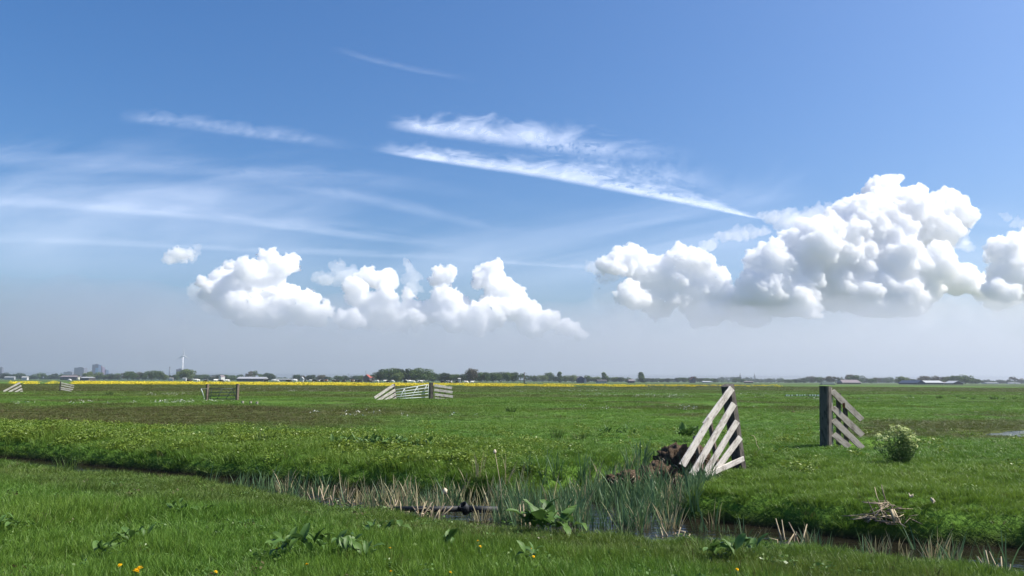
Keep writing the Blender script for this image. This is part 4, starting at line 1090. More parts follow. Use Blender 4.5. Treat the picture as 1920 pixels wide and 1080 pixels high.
# dandelions
DAND = flat_mat('dandelion_yellow', (0.85, 0.50, 0.01), 0.7, 0.1, 0.1)
def dand_mesh():
    V, F = [(0, 0, .006)], []; r = random.Random(3)
    for ring, (n, R, z) in enumerate(((12, .010, .012), (16, .017, .007), (16, .020, .0))):
        for k in range(n):
            a = 2 * math.pi * (k + .5 * ring) / n; w = .9 * math.pi / n; b = len(V)
            V += [(0, 0, .004), (R * .7 * math.cos(a - w), R * .7 * math.sin(a - w), z * .9 + .004), (R * math.cos(a), R * math.sin(a), z), (R * .7 * math.cos(a + w), R * .7 * math.sin(a + w), z * .9 + .004)]
            F.append((b, b + 1, b + 2, b + 3))
    return mesh_py('flower', V, F)
DM = dand_mesh(); DM.materials.append(DAND)
SM_ = tube_mesh('stem', [([(0, 0, -.16), (0.004, 0, -.08), (0, 0, 0)], [.003, .003, .003])], 5); SM_.materials.append(STEM)
dl = [(262, 1068, 1.35, 'yellow dandelion, right one of the brightest pair at bottom left'), (254, 1073, 1.35, 'yellow dandelion, left one of the brightest pair at bottom left'), (225, 1061, 0.9, 'smaller yellow dandelion just left of the brightest pair'), (404, 1073, .7, 'lone small dandelion between the brightest pair and the wide low dock')]
dl += [(x, y, .6, '%s small dandelion from the left among those right of the wide low dock' % ORD[i]) for i, (x, y) in enumerate(((731, 1028), (733, 1072), (844, 1074), (896, 1015), (900, 1025), (997, 1030), (1000, 1044), (1382, 1068)))] + [(575, 1059, .7, 'small yellow dandelion in front of the wide low dock plant'), (519, 1029, .6, 'small yellow dandelion left of the wide low dock plant')]
for x, y, s, lab in dl:
    p = at(x, y, 0.13); e = empty('dandelion', p, lab, 'dandelion', 'dandelions in the near grass')
    for nm, me in (('flower', DM), ('stem', SM_)):
        o = bpy.data.objects.new(nm, me); COL.objects.link(o); o.parent = e; o.scale = (s * 1.25,) * 3 if nm == 'flower' else (1, 1, 1)
        o.rotation_euler = (0.5, 0.1, x) if nm == 'flower' else (0, 0, 0)
# row of pale pickets beyond the gateway
PK = flat_mat('whitewashed_picket', (0.82, 0.80, 0.75))
pc_ = atY(1503, 745, 84.0); e = empty('picket_row', (pc_.x, pc_.y, g1(pc_.x, pc_.y)), 'low row of short white topped pickets beyond the gateway', 'picket row')
beam('rail', atY(1471, 744.0, 84.1), atY(1537, 743.4, 84.1), 0.34, 0.04, (0, 1, 0), DARKW, e, rf, segs=2)
for k in range(13):
    px = 1475 + k * 4.9; a = atY(px, 747, 84); b = atY(px + rs.uniform(-.5, .5), 739.6 + rs.uniform(-.4, .6), 84)
    beam('picket', (a.x, a.y, a.z - .15), b, 0.13 if k % 4 else 0.17, 0.05, (0, 1, 0), PK if k % 5 != 3 else GREYW, e, rf, segs=1)
o = link('molehill', blob_mesh('molehill', (.09, .09, .08), 5, .4), PEAT.mat); p = at(1487, 775, 0); o.location = (p.x, p.y, g1(p.x, p.y) + .04); tag(o, 'small black molehill in the grass left of the grey fence wing', 'molehill')
# white cuckoo flowers in loose drifts over the far meadow
def drifts():
    r = np.random.default_rng(9); V = []
    for (px, py, w, n) in ((330, 741, 60, 40), (395, 756, 90, 26), (315, 757, 50, 30), (560, 729, 120, 50), (600, 735, 120, 50), (1085, 734, 70, 60), (1120, 742, 50, 40), (1015, 736, 90, 30), (1240, 744, 60, 60), (1270, 745, 40, 40), (1225, 730, 70, 50), (1410, 741, 60, 40), (1545, 753, 60, 10), (1680, 728, 60, 20), (150, 760, 300, 24), (1800, 728, 60, 30), (1655, 750, 200, 20), (700, 785, 300, 16), (1250, 770, 300, 22)):
        for _ in range(int(n * .6)):
            p = at(px + r.normal() * w * .45, py + r.normal() * 1.2, 0.0); V.append((p.x, p.y, g1(p.x, p.y) + .05))
    return np.array(V)
WHF = flat_mat('cuckoo_flower', (0.62, 0.62, 0.55))
def petal_mesh(name, n, rad_, h, s, seed):
    r = np.random.default_rng(seed); V, F = [], []
    for _ in range(n):
        c = np.array([r.normal() * rad_, r.normal() * rad_, r.uniform(.3, 1) * h]); d = r.normal(size=3); d /= np.linalg.norm(d); q = np.cross(d, r.normal(size=3)); q /= np.linalg.norm(q); k = s * r.uniform(.6, 1.2); b0 = len(V)
        V += [tuple(c - d * k), tuple(c - q * k), tuple(c + d * k), tuple(c + q * k)]; F.append((b0, b0 + 1, b0 + 2, b0 + 3))
    return mesh_py(name, V, F)
dp = drifts()
scatter('white_meadow_flowers', [petal_mesh('white_flower', 9, .2, .18, .020, k) for k in range(3)], WHF, dp, RNG.uniform(.7, 1.5, len(dp)), np.zeros(len(dp)))
YEL = flat_mat('yellow_flower', (0.68, 0.56, 0.04), 0.8, 0.1, 0.15)
def yellow_strip():
    r = np.random.default_rng(19); P = []; S = []
    for px0, px1, dens in ((20, 60, .35), (62, 70, .5), (70, 112, .3), (140, 690, 1.0), (690, 960, .75), (960, 1140, .5), (1150, 1300, .38), (1300, 1460, .22)):
        n = int((px1 - px0) * 30 * dens)
        D = 1 / r.uniform(1 / 375., 1 / 225., n); px = r.uniform(px0, px1, n)
        for a, b in zip(px, D):
            q = atY(a, 720, b); 
            if perlin(np.array([[q.x / 14, b / 30, 2.0]]), 3)[0] > -0.05 + 0.30 * (1 - dens) - 0.10 * (px0 == 140): P.append((q.x, b, 0.0)); S.append(r.uniform(.55, 1.25))
    P = np.array(P); P[:, 2] = G(P[:, 0], P[:, 1])
    return P, np.array(S)
yp, ysc = yellow_strip()
scatter('yellow_flower_strip', [petal_mesh('yellow_flower', 46, .5, .46, .10, 20 + k) for k in range(4)], YEL, yp, ysc, np.zeros(len(yp)))

# ------------------------------------------------------------------ skyline: trees, farms, towers, cows, birds
CROWN = {}
def crown_mat(key, c0, c1):
    T = NT('foliage_' + key); co = T.n('ShaderNodeTexCoord').outputs['Object']; oi = T.n('ShaderNodeObjectInfo').outputs['Random']
    sh = T.n('ShaderNodeAttribute', attribute_name='shade').outputs['Fac']
    col = T.mix(sh, c0, c1); col = T.mix(T.math('MULTIPLY', oi, 0.5), col, tuple(0.7 * a for a in c0))
    pr = T.n('ShaderNodeBsdfPrincipled'); T.l(col, pr.inputs['Base Color']); pr.inputs['Roughness'].default_value = .7; pr.inputs['Specular IOR Level'].default_value = .15
    tl = T.n('ShaderNodeBsdfTranslucent'); T.l(col, tl.inputs['Color']); mx = T.n('ShaderNodeMixShader'); mx.inputs[0].default_value = .25
    T.l(pr.outputs[0], mx.inputs[1]); T.l(tl.outputs[0], mx.inputs[2]); T.l(mx.outputs[0], T.out.inputs['Surface'])
    CROWN[key] = T.mat
crown_mat('green', (0.055, 0.10, 0.028), (0.11, 0.17, 0.046))
crown_mat('dark', (0.032, 0.060, 0.026), (0.065, 0.105, 0.042))
crown_mat('lime', (0.10, 0.145, 0.04), (0.17, 0.22, 0.065))
crown_mat('bare', (0.09, 0.085, 0.055), (0.155, 0.14, 0.09))
BARK = flat_mat('tree_bark', (0.10, 0.085, 0.065))
def crown_mesh(kind, seed):
    r = np.random.default_rng(seed); lobes = []
    if kind == 'round':
        lobes = [((r.normal() * .20, r.normal() * .20, r.uniform(.36, .80)), r.uniform(.17, .27)) for _ in range(12)] + [((0, 0, .6), .32), ((0, 0, .35), .26)]
    elif kind == 'wide':
        lobes = [((r.uniform(-.55, .55), r.normal() * .2, r.uniform(.30, .74)), r.uniform(.17, .27)) for _ in range(16)] + [((-.3, 0, .34), .26), ((.3, 0, .34), .26)]
    elif kind == 'tall':
        lobes = [((r.normal() * .07, r.normal() * .07, z), .13 * (1.15 - abs(z - .5))) for z in np.linspace(.14, .92, 13)]
    elif kind == 'thin':
        lobes = [((r.normal() * .24, r.normal() * .24, r.uniform(.40, .90)), r.uniform(.08, .16)) for _ in range(16)]
    V, F, S = [], [], []
    per = 130 if kind != 'thin' else 60
    for c, R in lobes:
        sh0 = r.uniform(0, .6)
        for _ in range(per):
            d = r.normal(size=3); d /= np.linalg.norm(d); q = np.array(c) + d * R * r.uniform(.72, 1.08)
            n = d + r.normal(size=3) * .5; n /= np.linalg.norm(n); a = np.cross(n, r.normal(size=3)); a /= np.linalg.norm(a); b = np.cross(n, a); k = r.uniform(.024, .050); b0 = len(V)
            V += [tuple(q - a * k), tuple(q - b * k * .8), tuple(q + a * k), tuple(q + b * k * .8)]; F.append((b0, b0 + 1, b0 + 2, b0 + 3)); S += [min(1, sh0 + r.uniform(0, .4))] * 4
    me = mesh_py('crown', V, F); me.attributes.new('shade', 'FLOAT', 'POINT').data.foreach_set('value', S)
    return me
CM = {k: [crown_mesh(k, 100 + i * 7 + j) for j in range(3)] for i, k in enumerate(('round', 'wide', 'tall', 'thin'))}
def trunk_mesh(kind):
    r = random.Random(5); P = [([(0, 0, -.02), (.006, 0, .3), (0, .004, .68)], [.028, .02, .008])]
    for k in range(7):
        a = r.uniform(0, 6.28); z = r.uniform(.25, .5); w = .07 if kind == 'tall' else .26; P.append(([(0, 0, z), (math.cos(a) * w * .5, math.sin(a) * w * .5, z + .15), (math.cos(a) * w, math.sin(a) * w, z + .33)], [.013, .008, .004]))
    me = tube_mesh('trunk', P, 5); me.materials.append(BARK); return me
TM = {k: trunk_mesh(k) for k in CM}
CMM = {}
def tree(px, ytop, wpx, D, kind, colr, label, group, seed=0, ybase=None):
    g = atY(px, 715, D); z = g1(g.x, g.y); top = atY(px, ytop, D).z; H = max(2.5, top - z); W = wpx * D / FPX
    e = empty('tree', (g.x, g.y, z - .1), label, 'tree', group)
    key = (kind, colr, seed % 3)
    if key not in CMM: me = CM[kind][seed % 3].copy(); me.materials.append(CROWN[colr]); CMM[key] = me
    nat = {'round': .80, 'wide': 1.35, 'tall': .27, 'thin': .75}[kind]
    for nm, me in (('crown', CMM[key]), ('trunk', TM[kind])):
        o = bpy.data.objects.new(nm, me); COL.objects.link(o); o.parent = e
        s = W / nat; o.scale = (s, s, H / .97) if nm == 'crown' else (H * .7, H * .7, H); o.rotation_euler = (0, 0, 0 if kind == 'wide' else seed * 1.3)
    return e
rt = random.Random(33)
# (px, top row, width px, distance, kind, colour)
def row(label, group, items, D0):
    desc, where = label.split(' | '); plain = sorted(it[0] for it in items if len(it) < 7)
    for k, it in enumerate(items):
        label = '%s %s from the left %s' % (ORD[plain.index(it[0])], desc, where) if len(it) < 7 else None
        px, yt, w, kind, c = it[:5]; D = D0 * (it[5] if len(it) > 5 else 1) * rt.uniform(.97, 1.03)
        lab = it[6] if len(it) > 6 else label
        tree(px, yt, w, D, kind, c, lab, group, rt.randrange(99))
row('dark hazy tree | in the low belt behind the far left wings', 'trees at the far left of the skyline',
    [(8, 699, 16, 'round', 'dark'), (22, 700, 20, 'wide', 'dark'), (38, 699.5, 18, 'round', 'dark'), (75, 699, 14, 'round', 'green', 1, 'taller pointed tree rising from the low belt left of the grey block'), (62, 703, 18, 'wide', 'dark'), (90, 702, 20, 'wide', 'green'), (104, 699, 20, 'wide', 'dark'), (122, 702, 18, 'round', 'green'), (136, 702, 16, 'round', 'bare')], 1300)
row('hazy green tree | before the office towers', 'trees before the office towers',
    [(160, 699, 14, 'thin', 'lime'), (167, 696, 10, 'round', 'lime'), (183, 698, 20, 'round', 'lime'), (196, 702, 14, 'round', 'green'), (207, 700.5, 15, 'round', 'dark'), (219, 700, 16, 'round', 'green'), (231, 699, 15, 'thin', 'bare')], 1100)
row('green tree | in the belt left of the wind turbine', 'trees left of the wind turbine',
    [(240, 695.5, 15, 'round', 'green'), (250, 698, 14, 'round', 'green'), (259, 697.5, 14, 'round', 'bare'), (270, 698.5, 16, 'round', 'dark'), (284, 695, 18, 'round', 'green'), (298, 694.5, 17, 'round', 'green', 1, 'broadest green tree left of the tall thin chimney'), (308, 701, 14, 'round', 'lime'), (322, 702, 16, 'wide', 'dark'), (332, 702, 12, 'round', 'green')], 950)
tree(351, 691.5, 22, 900, 'round', 'lime', 'large pale green tree at the foot of the wind turbine, right half', 'trees at the wind turbine', 1); tree(346, 693, 14, 905, 'round', 'green', 'narrower green tree directly under the wind turbine', 'trees at the wind turbine', 2); tree(357, 694, 12, 903, 'thin', 'lime', 'thin crowned tree on the right of the large pale one by the turbine', 'trees at the wind turbine', 0)
row('low dark tree | between the turbine and the long barn', 'trees between turbine and barn',
    [(366, 702, 15, 'round', 'dark'), (374, 702, 14, 'round', 'green'), (384, 702, 17, 'round', 'green'), (398, 703, 18, 'wide', 'dark'), (412, 702, 18, 'round', 'dark'), (424, 702.5, 16, 'round', 'green'), (438, 702.5, 22, 'wide', 'green')], 1100)
row('pale thin tree | behind the long dark barn', 'trees at the long dark barn', [(469, 695, 13, 'thin', 'bare'), (478, 695, 12, 'thin', 'lime'), (452, 701, 22, 'wide', 'dark', 1.2, 'broad low tree behind the left end of the long barn'), (506, 699, 19, 'round', 'dark', .9, 'round brown tree at the right end of the long dark barn'), (495, 701, 16, 'round', 'green', 1.0, 'green tree between the long barn and the round brown tree')], 1150)
row('small dark tree | between the barn and the tall grove', 'small trees left of the tall grove',
    [(557, 702, 16, 'round', 'dark'), (569, 703, 16, 'wide', 'bare'), (582, 702.5, 17, 'round', 'dark'), (601, 702.5, 14, 'round', 'bare'), (613, 705, 12, 'wide', 'dark'), (636, 704, 16, 'round', 'green'), (647, 704, 14, 'round', 'dark'), (665, 704, 14, 'round', 'dark'), (676, 703.5, 13, 'round', 'green'), (697, 702, 15, 'round', 'green')], 900)
row('dark green tree | in the tall grove behind the sagging gate', 'tall grove behind the sagging gate',
    [(712, 697, 18, 'round', 'dark'), (722, 692, 22, 'round', 'dark'), (733, 690.5, 22, 'round', 'green'), (743, 690.5, 20, 'round', 'dark'), (752, 691, 18, 'round', 'dark'), (744, 698, 20, 'round', 'lime', .92, 'pale grey-green tree in front of the tall grove'), (768, 691, 18, 'thin', 'dark'), (762, 695, 18, 'round', 'dark'), (779, 691, 26, 'round', 'green'), (791, 690.5, 28, 'round', 'green', 1, 'largest green tree at the right end of the tall grove'), (803, 697, 20, 'round', 'green')], 620)
row('dark tree | in the belt right of the tall grove', 'belt right of the tall grove',
    [(813, 699, 18, 'round', 'dark'), (826, 699.5, 18, 'round', 'green'), (838, 698.5, 18, 'round', 'dark'), (850, 701, 18, 'round', 'green'), (863, 701.5, 16, 'round', 'dark'), (875, 704, 14, 'round', 'dark'), (885, 690.5, 21, 'round', 'bare', .95, 'tallest single tree standing above the belt right of the sagging gate'), (880, 700, 20, 'round', 'dark'), (900, 698, 20, 'round', 'green'), (912, 697.5, 20, 'round', 'dark'), (925, 698.5, 20, 'round', 'green'), (938, 697.5, 20, 'round', 'dark'), (952, 697.5, 18, 'round', 'green'), (962, 697.5, 20, 'round', 'dark')], 640)
row('hazy green tree | in the village belt in mid skyline', 'trees of the middle village',
    [(976, 700, 16, 'thin', 'green'), (990, 703, 16, 'thin', 'green'), (1003, 705, 16, 'round', 'dark'), (1018, 703, 16, 'round', 'lime'), (1029, 698, 16, 'round', 'green'), (1041, 705, 16, 'round', 'dark'), (1049, 697.5, 8, 'tall', 'green', 1, 'slim poplar in the middle village, first from the left'), (1060, 704, 16, 'round', 'lime'), (1074, 703, 16, 'round', 'lime'), (1083, 705.5, 9, 'round', 'dark'), (1102, 704, 17, 'round', 'green'), (1116, 706, 17, 'round', 'lime'), (1132, 698.5, 8, 'tall', 'green', 1, 'pointed poplar with a lower shoulder in the middle village'), (1139, 706, 12, 'round', 'green'), (1152, 706.5, 16, 'round', 'lime'), (1164, 707, 14, 'round', 'dark'), (1178, 707, 16, 'wide', 'green')], 900)
tree(1202, 698.5, 10, 850, 'tall', 'green', 'thickest poplar standing alone left of the leaning fence wing', 'trees of the middle village', 1)
row('low blue-grey tree | behind the leaning fence wing', 'trees behind the leaning fence wing',
    [(1212, 708.5, 14, 'round', 'dark'), (1226, 708.5, 17, 'wide', 'dark'), (1240, 709.5, 15, 'round', 'green'), (1254, 709, 16, 'round', 'dark'), (1270, 707.5, 14, 'round', 'dark'), (1284, 707.5, 15, 'round', 'green'), (1295, 707, 12, 'round', 'dark'), (1301, 705.5, 9, 'round', 'bare'), (1313, 708.5, 14, 'round', 'dark'), (1325, 708.5, 14, 'round', 'green'), (1340, 709, 15, 'round', 'dark'), (1356, 706, 22, 'wide', 'dark', 1.8), (1380, 705.5, 28, 'wide', 'dark', 1.8), (1403, 706.5, 22, 'wide', 'dark', 1.8), (1378, 709, 12, 'round', 'green'), (1391, 709.5, 12, 'round', 'green')], 1050)
row('low hazy tree | between the two near fence wings', 'trees between the near fence wings',
    [(1422, 709.5, 22, 'wide', 'dark', 1.6), (1445, 708.5, 24, 'wide', 'dark', 1.6), (1464, 708, 18, 'wide', 'green', 1.5), (1480, 711, 18, 'round', 'green'), (1494, 710.5, 18, 'round', 'dark'), (1508, 708, 18, 'round', 'dark'), (1522, 705.5, 18, 'round', 'bare'), (1536, 706.5, 18, 'round', 'green')], 1000)
row('grey-green tree | behind the grey fence wing', 'trees behind the grey fence wing',
    [(1556, 705, 15, 'round', 'bare'), (1567, 706, 14, 'thin', 'bare'), (1578, 709, 14, 'round', 'dark'), (1592, 701.5, 12, 'round', 'bare', 1, 'taller round tree, left of two above the violet barn roof'), (1607, 703, 20, 'round', 'green', 1, 'dark round tree, right of two above the violet barn roof'), (1622, 707.5, 18, 'wide', 'dark', 1.4), (1634, 709, 14, 'round', 'green'), (1642, 707.5, 12, 'round', 'bare'), (1654, 708, 16, 'round', 'dark', 1.5), (1668, 706.5, 24, 'wide', 'green', 1.4)], 900)
row('brown or green tree | around the right hand farm', 'grove around the right hand farm',
    [(1686, 711, 12, 'round', 'dark'), (1693, 705.5, 20, 'round', 'lime', .9, 'round pale green tree left of the right hand farm'), (1712, 710, 18, 'round', 'dark'), (1726, 709, 12, 'round', 'bare'), (1737, 704.5, 20, 'round', 'bare'), (1754, 704, 24, 'wide', 'bare'), (1772, 704.5, 22, 'wide', 'bare'), (1784, 705.5, 18, 'round', 'lime'), (1794, 703.5, 16, 'round', 'green'), (1809, 703, 20, 'round', 'green', 1, 'tallest dark green tree at the right end of the farm grove'), (1820, 708, 18, 'round', 'green'), (1832, 710, 16, 'round', 'green')], 820)
row('low blue-green tree | at the right end of the skyline', 'trees at the right end of the skyline',
    [(1846, 713, 16, 'wide', 'dark'), (1860, 714, 16, 'wide', 'dark'), (1876, 712, 18, 'round', 'dark'), (1889, 713, 14, 'round', 'dark'), (1903, 706.5, 19, 'thin', 'bare', .9, 'bare branched tree standing above the others at the right end'), (1915, 712, 16, 'round', 'dark')], 1300)
# the far woods beyond read as one mass
def woods():
    r = np.random.default_rng(61); V, F, S = [], [], []
    for D, hgt, n in ((1700, 11, 9000), (2500, 15, 8000)):
        for _ in range(n):
            px = r.uniform(-60, 1980); g = atY(px, 715, D * r.uniform(.97, 1.05))
            env = hgt * (0.55 + 0.75 * perlin(np.array([[px / 23., D / 100., 1.0]]), 8)[0] + .35 * perlin(np.array([[px / 8., D / 77., 4.0]]), 9)[0])
            env = max(3.0, env); q = np.array([g.x, g.y, env * r.random() ** .7]); k = r.uniform(.9, 2.0)
            n_ = np.array([r.normal() * .6, -1, r.normal() * .6 + .5]); n_ /= np.linalg.norm(n_); a = np.cross(n_, r.normal(size=3)); a /= np.linalg.norm(a); b = np.cross(n_, a); b0 = len(V)
            V += [tuple(q - a * k), tuple(q - b * k), tuple(q + a * k), tuple(q + b * k)]; F.append((b0, b0 + 1, b0 + 2, b0 + 3)); S += [r.random()] * 4
    me = mesh_py('distant_woods', V, F); me.attributes.new('shade', 'FLOAT', 'POINT').data.foreach_set('value', S)
    tag(link('distant_woods', me, CROWN['dark']), kind='stuff')
woods()
# ---- buildings
def box_part(name, x0, x1, y0, y1, z0, z1, mat, parent, off=(0, 0, 0)):
    V = [(x, y, z) for z in (z0, z1) for x, y in ((x0, y0), (x1, y0), (x1, y1), (x0, y1))]
    F = [(3, 2, 1, 0), (4, 5, 6, 7), (0, 1, 5, 4), (1, 2, 6, 5), (2, 3, 7, 6), (3, 0, 4, 7)]
    return link(name, mesh_py(name, V, F), mat, parent)
def bpos(pxl, pxr, D):
    a = atY(pxl, 715, D); b = atY(pxr, 715, D); c = (a + b) / 2
    return c, (b - a).length
CONC = flat_mat('grey_concrete', (0.15, 0.16, 0.20)); BLUEG = flat_mat('dark_blue_glass', (0.035, 0.07, 0.15), 0.3, 0.5); CYAN = flat_mat('light_blue_panel', (0.10, 0.34, 0.52), .4); PURP = flat_mat('purplish_cladding', (0.16, 0.12, 0.19)); REDP = flat_mat('red_sign_panel', (0.45, 0.06, 0.08)); WINB = flat_mat('dark_window', (0.05, 0.06, 0.08), .3, .5)
def tower(label, pxl, pxr, ytop, D, mat, depth=20, rows=0, group='office towers on the horizon'):
    c, w = bpos(pxl, pxr, D); H = atY((pxl + pxr) / 2, ytop, D).z
    e = empty('office_tower', (c.x, c.y, 0), label, 'tower', group)
    box_part('wall', -w / 2, w / 2, 0, depth, -1, H, mat, e)
    for k in range(rows):
        z = H * (k + .55) / rows; o = box_part('window_band', -w / 2 * .94, w / 2 * .94, -.35, -.02, z, z + H / rows * .45, WINB, e)
    box_part('roof_unit', -w * .2, w * .2, depth * .3, depth * .7, H + .02, H + 3, CONC, e)
    return e, w, H
tower('wide grey slab tower left of the dark blue tower', 137.5, 156, 689.5, 3300, CONC, 25, 12)
e, w, H = tower('tallest dark blue tower with a light blue panel on its front', 171, 183, 683.5, 3300, BLUEG, 22, 10)
box_part('light_panel', w * .05, w * .5, -1.0, -.4, H * .30, H * .78, CYAN, e)
e, w, H = tower('purplish tower with a red top joined to the dark blue one', 183.4, 190.5, 688.5, 3330, PURP, 20, 8)
box_part('red_top', -w * .1, w * .35, -1.2, -.4, H * .96, H * 1.12, REDP, e)
tower('lower dark step of the tower group, on its right', 190.8, 198, 694, 3350, BLUEG, 20, 6)
tower('low pale hospital block left of the wide grey tower', 118, 134, 697.5, 3500, CONC, 25, 4); tower('violet grey block just left of the wind turbine', 329, 340.5, 692.5, 2700, PURP, 20, 7, 'blocks near the wind turbine')
tower('thin grey tower at the extreme left edge of the skyline', -3, 2, 689, 3400, CONC, 12, 8)
def barn(label, pxl, pxr, ybase, yeave, yridge, D, wallm, roofm, gable=False, doors=0, name='barn', cat='barn', group='farm buildings on the horizon', depth=14, hip=0.0):
    if name == 'shed': depth = 3.5
    c, w = bpos(pxl, pxr, D); c.z = 0; zb = min(0.0, atY((pxl + pxr) / 2, ybase, D).z); ze = atY((pxl + pxr) / 2, yeave, D).z; zr = atY((pxl + pxr) / 2, yridge, D).z
    e = empty(name, (c.x, c.y, 0), label, cat, group); h = w / 2; d = depth
    if gable:
        V = [(-h, 0, zb - .5), (h, 0, zb - .5), (h, 0, ze), (0, 0, zr), (-h, 0, ze), (-h, d, zb - .5), (h, d, zb - .5), (h, d, ze), (0, d, zr), (-h, d, ze)]
        link('wall', mesh_py('wall', V, [(0, 1, 2, 3, 4), (9, 8, 7, 6, 5), (0, 5, 6, 1), (1, 6, 7, 2), (4, 9, 5, 0)]), wallm, e)
        o = .3; t = .25
        V = [(-h - o, -o, ze - .2), (0, -o, zr + t), (h + o, -o, ze - .2), (-h - o, d + o, ze - .2), (0, d + o, zr + t), (h + o, d + o, ze - .2)]
        V += [(x, y, z - t) for x, y, z in V]
        link('roof', mesh_py('roof', V, [(0, 1, 4, 3), (1, 2, 5, 4), (7, 6, 9, 10), (8, 7, 10, 11), (0, 6, 7, 1), (1, 7, 8, 2), (3, 4, 10, 9), (4, 5, 11, 10), (0, 3, 9, 6), (2, 8, 11, 5)]), roofm, e)
    else:
        box_part('wall', -h, h, 0, d, zb - .5, ze, wallm, e); o = .4
        V = [(-h - o, -o, ze), (h + o, -o, ze), (h + o, d + o, ze), (-h - o, d + o, ze), (-h - o + hip * w, d / 2, zr), (h + o - hip * w, d / 2, zr)]
        link('roof', mesh_py('roof', V, [(0, 1, 5, 4), (2, 3, 4, 5), (1, 2, 5), (3, 0, 4), (3, 2, 1, 0)]), roofm, e)
    for k in range(doors):
        x = -h + w * (k + .5) / doors; box_part('opening', x - w / doors * .32, x + w / doors * .32, -.15, -.02, zb, ze * .82, WINB, e)
    return e
WHITEW = flat_mat('white_wall', (0.46, 0.46, 0.45)); DBR = flat_mat('dark_boards', (0.06, 0.055, 0.055)); GREYR = flat_mat('grey_sheet_roof', (0.30, 0.31, 0.33)); REDR = flat_mat('red_tile_roof', (0.30, 0.075, 0.05)); VIOR = flat_mat('weathered_violet_roof', (0.20, 0.165, 0.175)); NAVY = flat_mat('navy_boards', (0.035, 0.06, 0.11)); PALER = flat_mat('pale_sheet_roof', (0.38, 0.40, 0.41)); BEIGE = flat_mat('beige_silo', (0.42, 0.42, 0.33)); DGRN = flat_mat('dark_green_roof', (0.05, 0.075, 0.07))
barn('small white barn among the trees at far left', 40, 50, 710, 707.5, 706, 1000, WHITEW, WHITEW, depth=4)
barn('pale grey greenhouse wall at the far left', 8, 26, 712, 707.5, 706, 1200, GREYR, PALER, name='shed', cat='shed')
c, w = bpos(127, 134, 800); e = empty('silage_dome', (c.x, c.y, 0), 'bright white rounded silage dome left of the beige silo', 'dome', 'farm buildings on the horizon')
zt = atY(130, 710.3, 800).z; link('dome', blob_mesh('dome', (w / 2, w / 2, zt), 3, 0.02, 3), WHITEW, e); box_part('base_wall', -w / 2, w / 2, -w * .55, -w * .5, -.3, .8, GREYR, e)
c, w = bpos(144.5, 149, 800); e = empty('silo', (c.x, c.y, 0), 'beige upright silo under the wide grey tower', 'silo', 'farm buildings on the horizon'); zt = atY(147, 707, 800).z
link('tank', tube_mesh('tank', [([(0, 0, -.5), (0, 0, zt * .85)], w / 2)], 14), BEIGE, e); link('cap', tube_mesh('cap', [([(0, 0, zt * .85), (0, 0, zt)], [w / 2, w * .12])], 14), BEIGE, e)
barn('dark open barn right of the beige silo', 150, 166, 713.5, 708.5, 706.5, 850, DBR, GREYR, doors=3)
barn('long grey cattle shed below the office towers', 112, 143, 711, 706.5, 704, 1150, DBR, VIOR, doors=5)
barn('light brown low wall of a farm yard under the dark blue tower', 161, 182, 714.5, 713.3, 713, 800, VIOR, VIOR, name='yard_wall', cat='wall', depth=1)
barn('long dark cattle barn with open bays right of the dark tube gate', 444, 494, 714.5, 710, 706.5, 760, DBR, GREYR, doors=8)
barn('low white van shaped shed left of the wind turbine', 316.5, 323, 711, 709, 708.3, 900, WHITEW, WHITEW, name='shed', cat='shed'); barn('low white shed right of the wind turbine', 342, 348, 711, 709.2, 708.3, 850, WHITEW, PALER, name='shed', cat='shed')
barn('pale house front between trees left of the long barn', 410, 414, 712, 706, 704, 1000, WHITEW, VIOR, True, name='house', cat='house'); barn('dark roofed house in trees between turbine and barn', 396, 408, 711, 707.5, 704.5, 1080, DBR, VIOR, name='house', cat='house')
barn('white low shed before the trees left of the long barn', 422, 428, 714, 711.7, 711.2, 780, WHITEW, PALER, name='shed', cat='shed')
barn('house with a red tiled roof left of the tall grove', 681, 692, 714, 707.5, 702.5, 800, DBR, REDR, True, name='house', cat='house'); barn('small house with a red roof beside the larger red roofed house', 692.5, 698, 713, 708.5, 706, 860, DBR, REDR, name='house', cat='house')
barn('pale blue grey shed among the small trees left of the grove', 562, 568, 715.5, 710, 707, 640, PALER, GREYR, True, name='shed', cat='shed')
barn('low pale roofed shed left of the small trees', 516, 556, 713.5, 711.3, 710.3, 900, GREYR, PALER, name='shed', cat='shed')
barn('small white shed before the dark belt right of the grove', 859, 863, 713, 710, 709, 640, WHITEW, WHITEW, name='shed', cat='shed')
barn('dark blue gabled house in the middle village', 1083, 1096, 716, 709, 705.5, 780, NAVY, VIOR, True, name='house', cat='house'); barn('white gable end beside the dark blue village house', 1096.5, 1099.5, 716, 711.5, 709, 770, WHITEW, VIOR, True, name='house', cat='house')
barn('low pale barn with a dark roof under the pointed poplar', 1121, 1138, 718, 714.5, 711.5, 640, PALER, DBR)
barn('brown house right of the pointed poplar', 1180, 1190, 718, 714, 711.5, 800, DBR, VIOR, name='house', cat='house')
barn('long pale roofed sheds in the haze behind the leaning wing top', 1318, 1332, 717.5, 716, 714.5, 900, GREYR, PALER, name='shed', cat='shed'); barn('house with a reddish roof in the low belt left of the leaning wing', 1297, 1304, 717, 711.5, 706.5, 1000, DBR, REDR, True, name='house', cat='house')
barn('dark shed low in the belt right of the leaning wing', 1396, 1412, 718, 716, 714.8, 900, DBR, VIOR, name='shed', cat='shed')
barn('dark green roofed shed just above the top of the thick grey post', 1541, 1566, 722, 720.7, 716.5, 470, DBR, DGRN, name='shed', cat='shed', hip=.2)
barn('large barn with a violet grey roof behind the grey fence wing', 1580, 1614, 721, 717.5, 712, 760, DBR, VIOR, hip=.05)
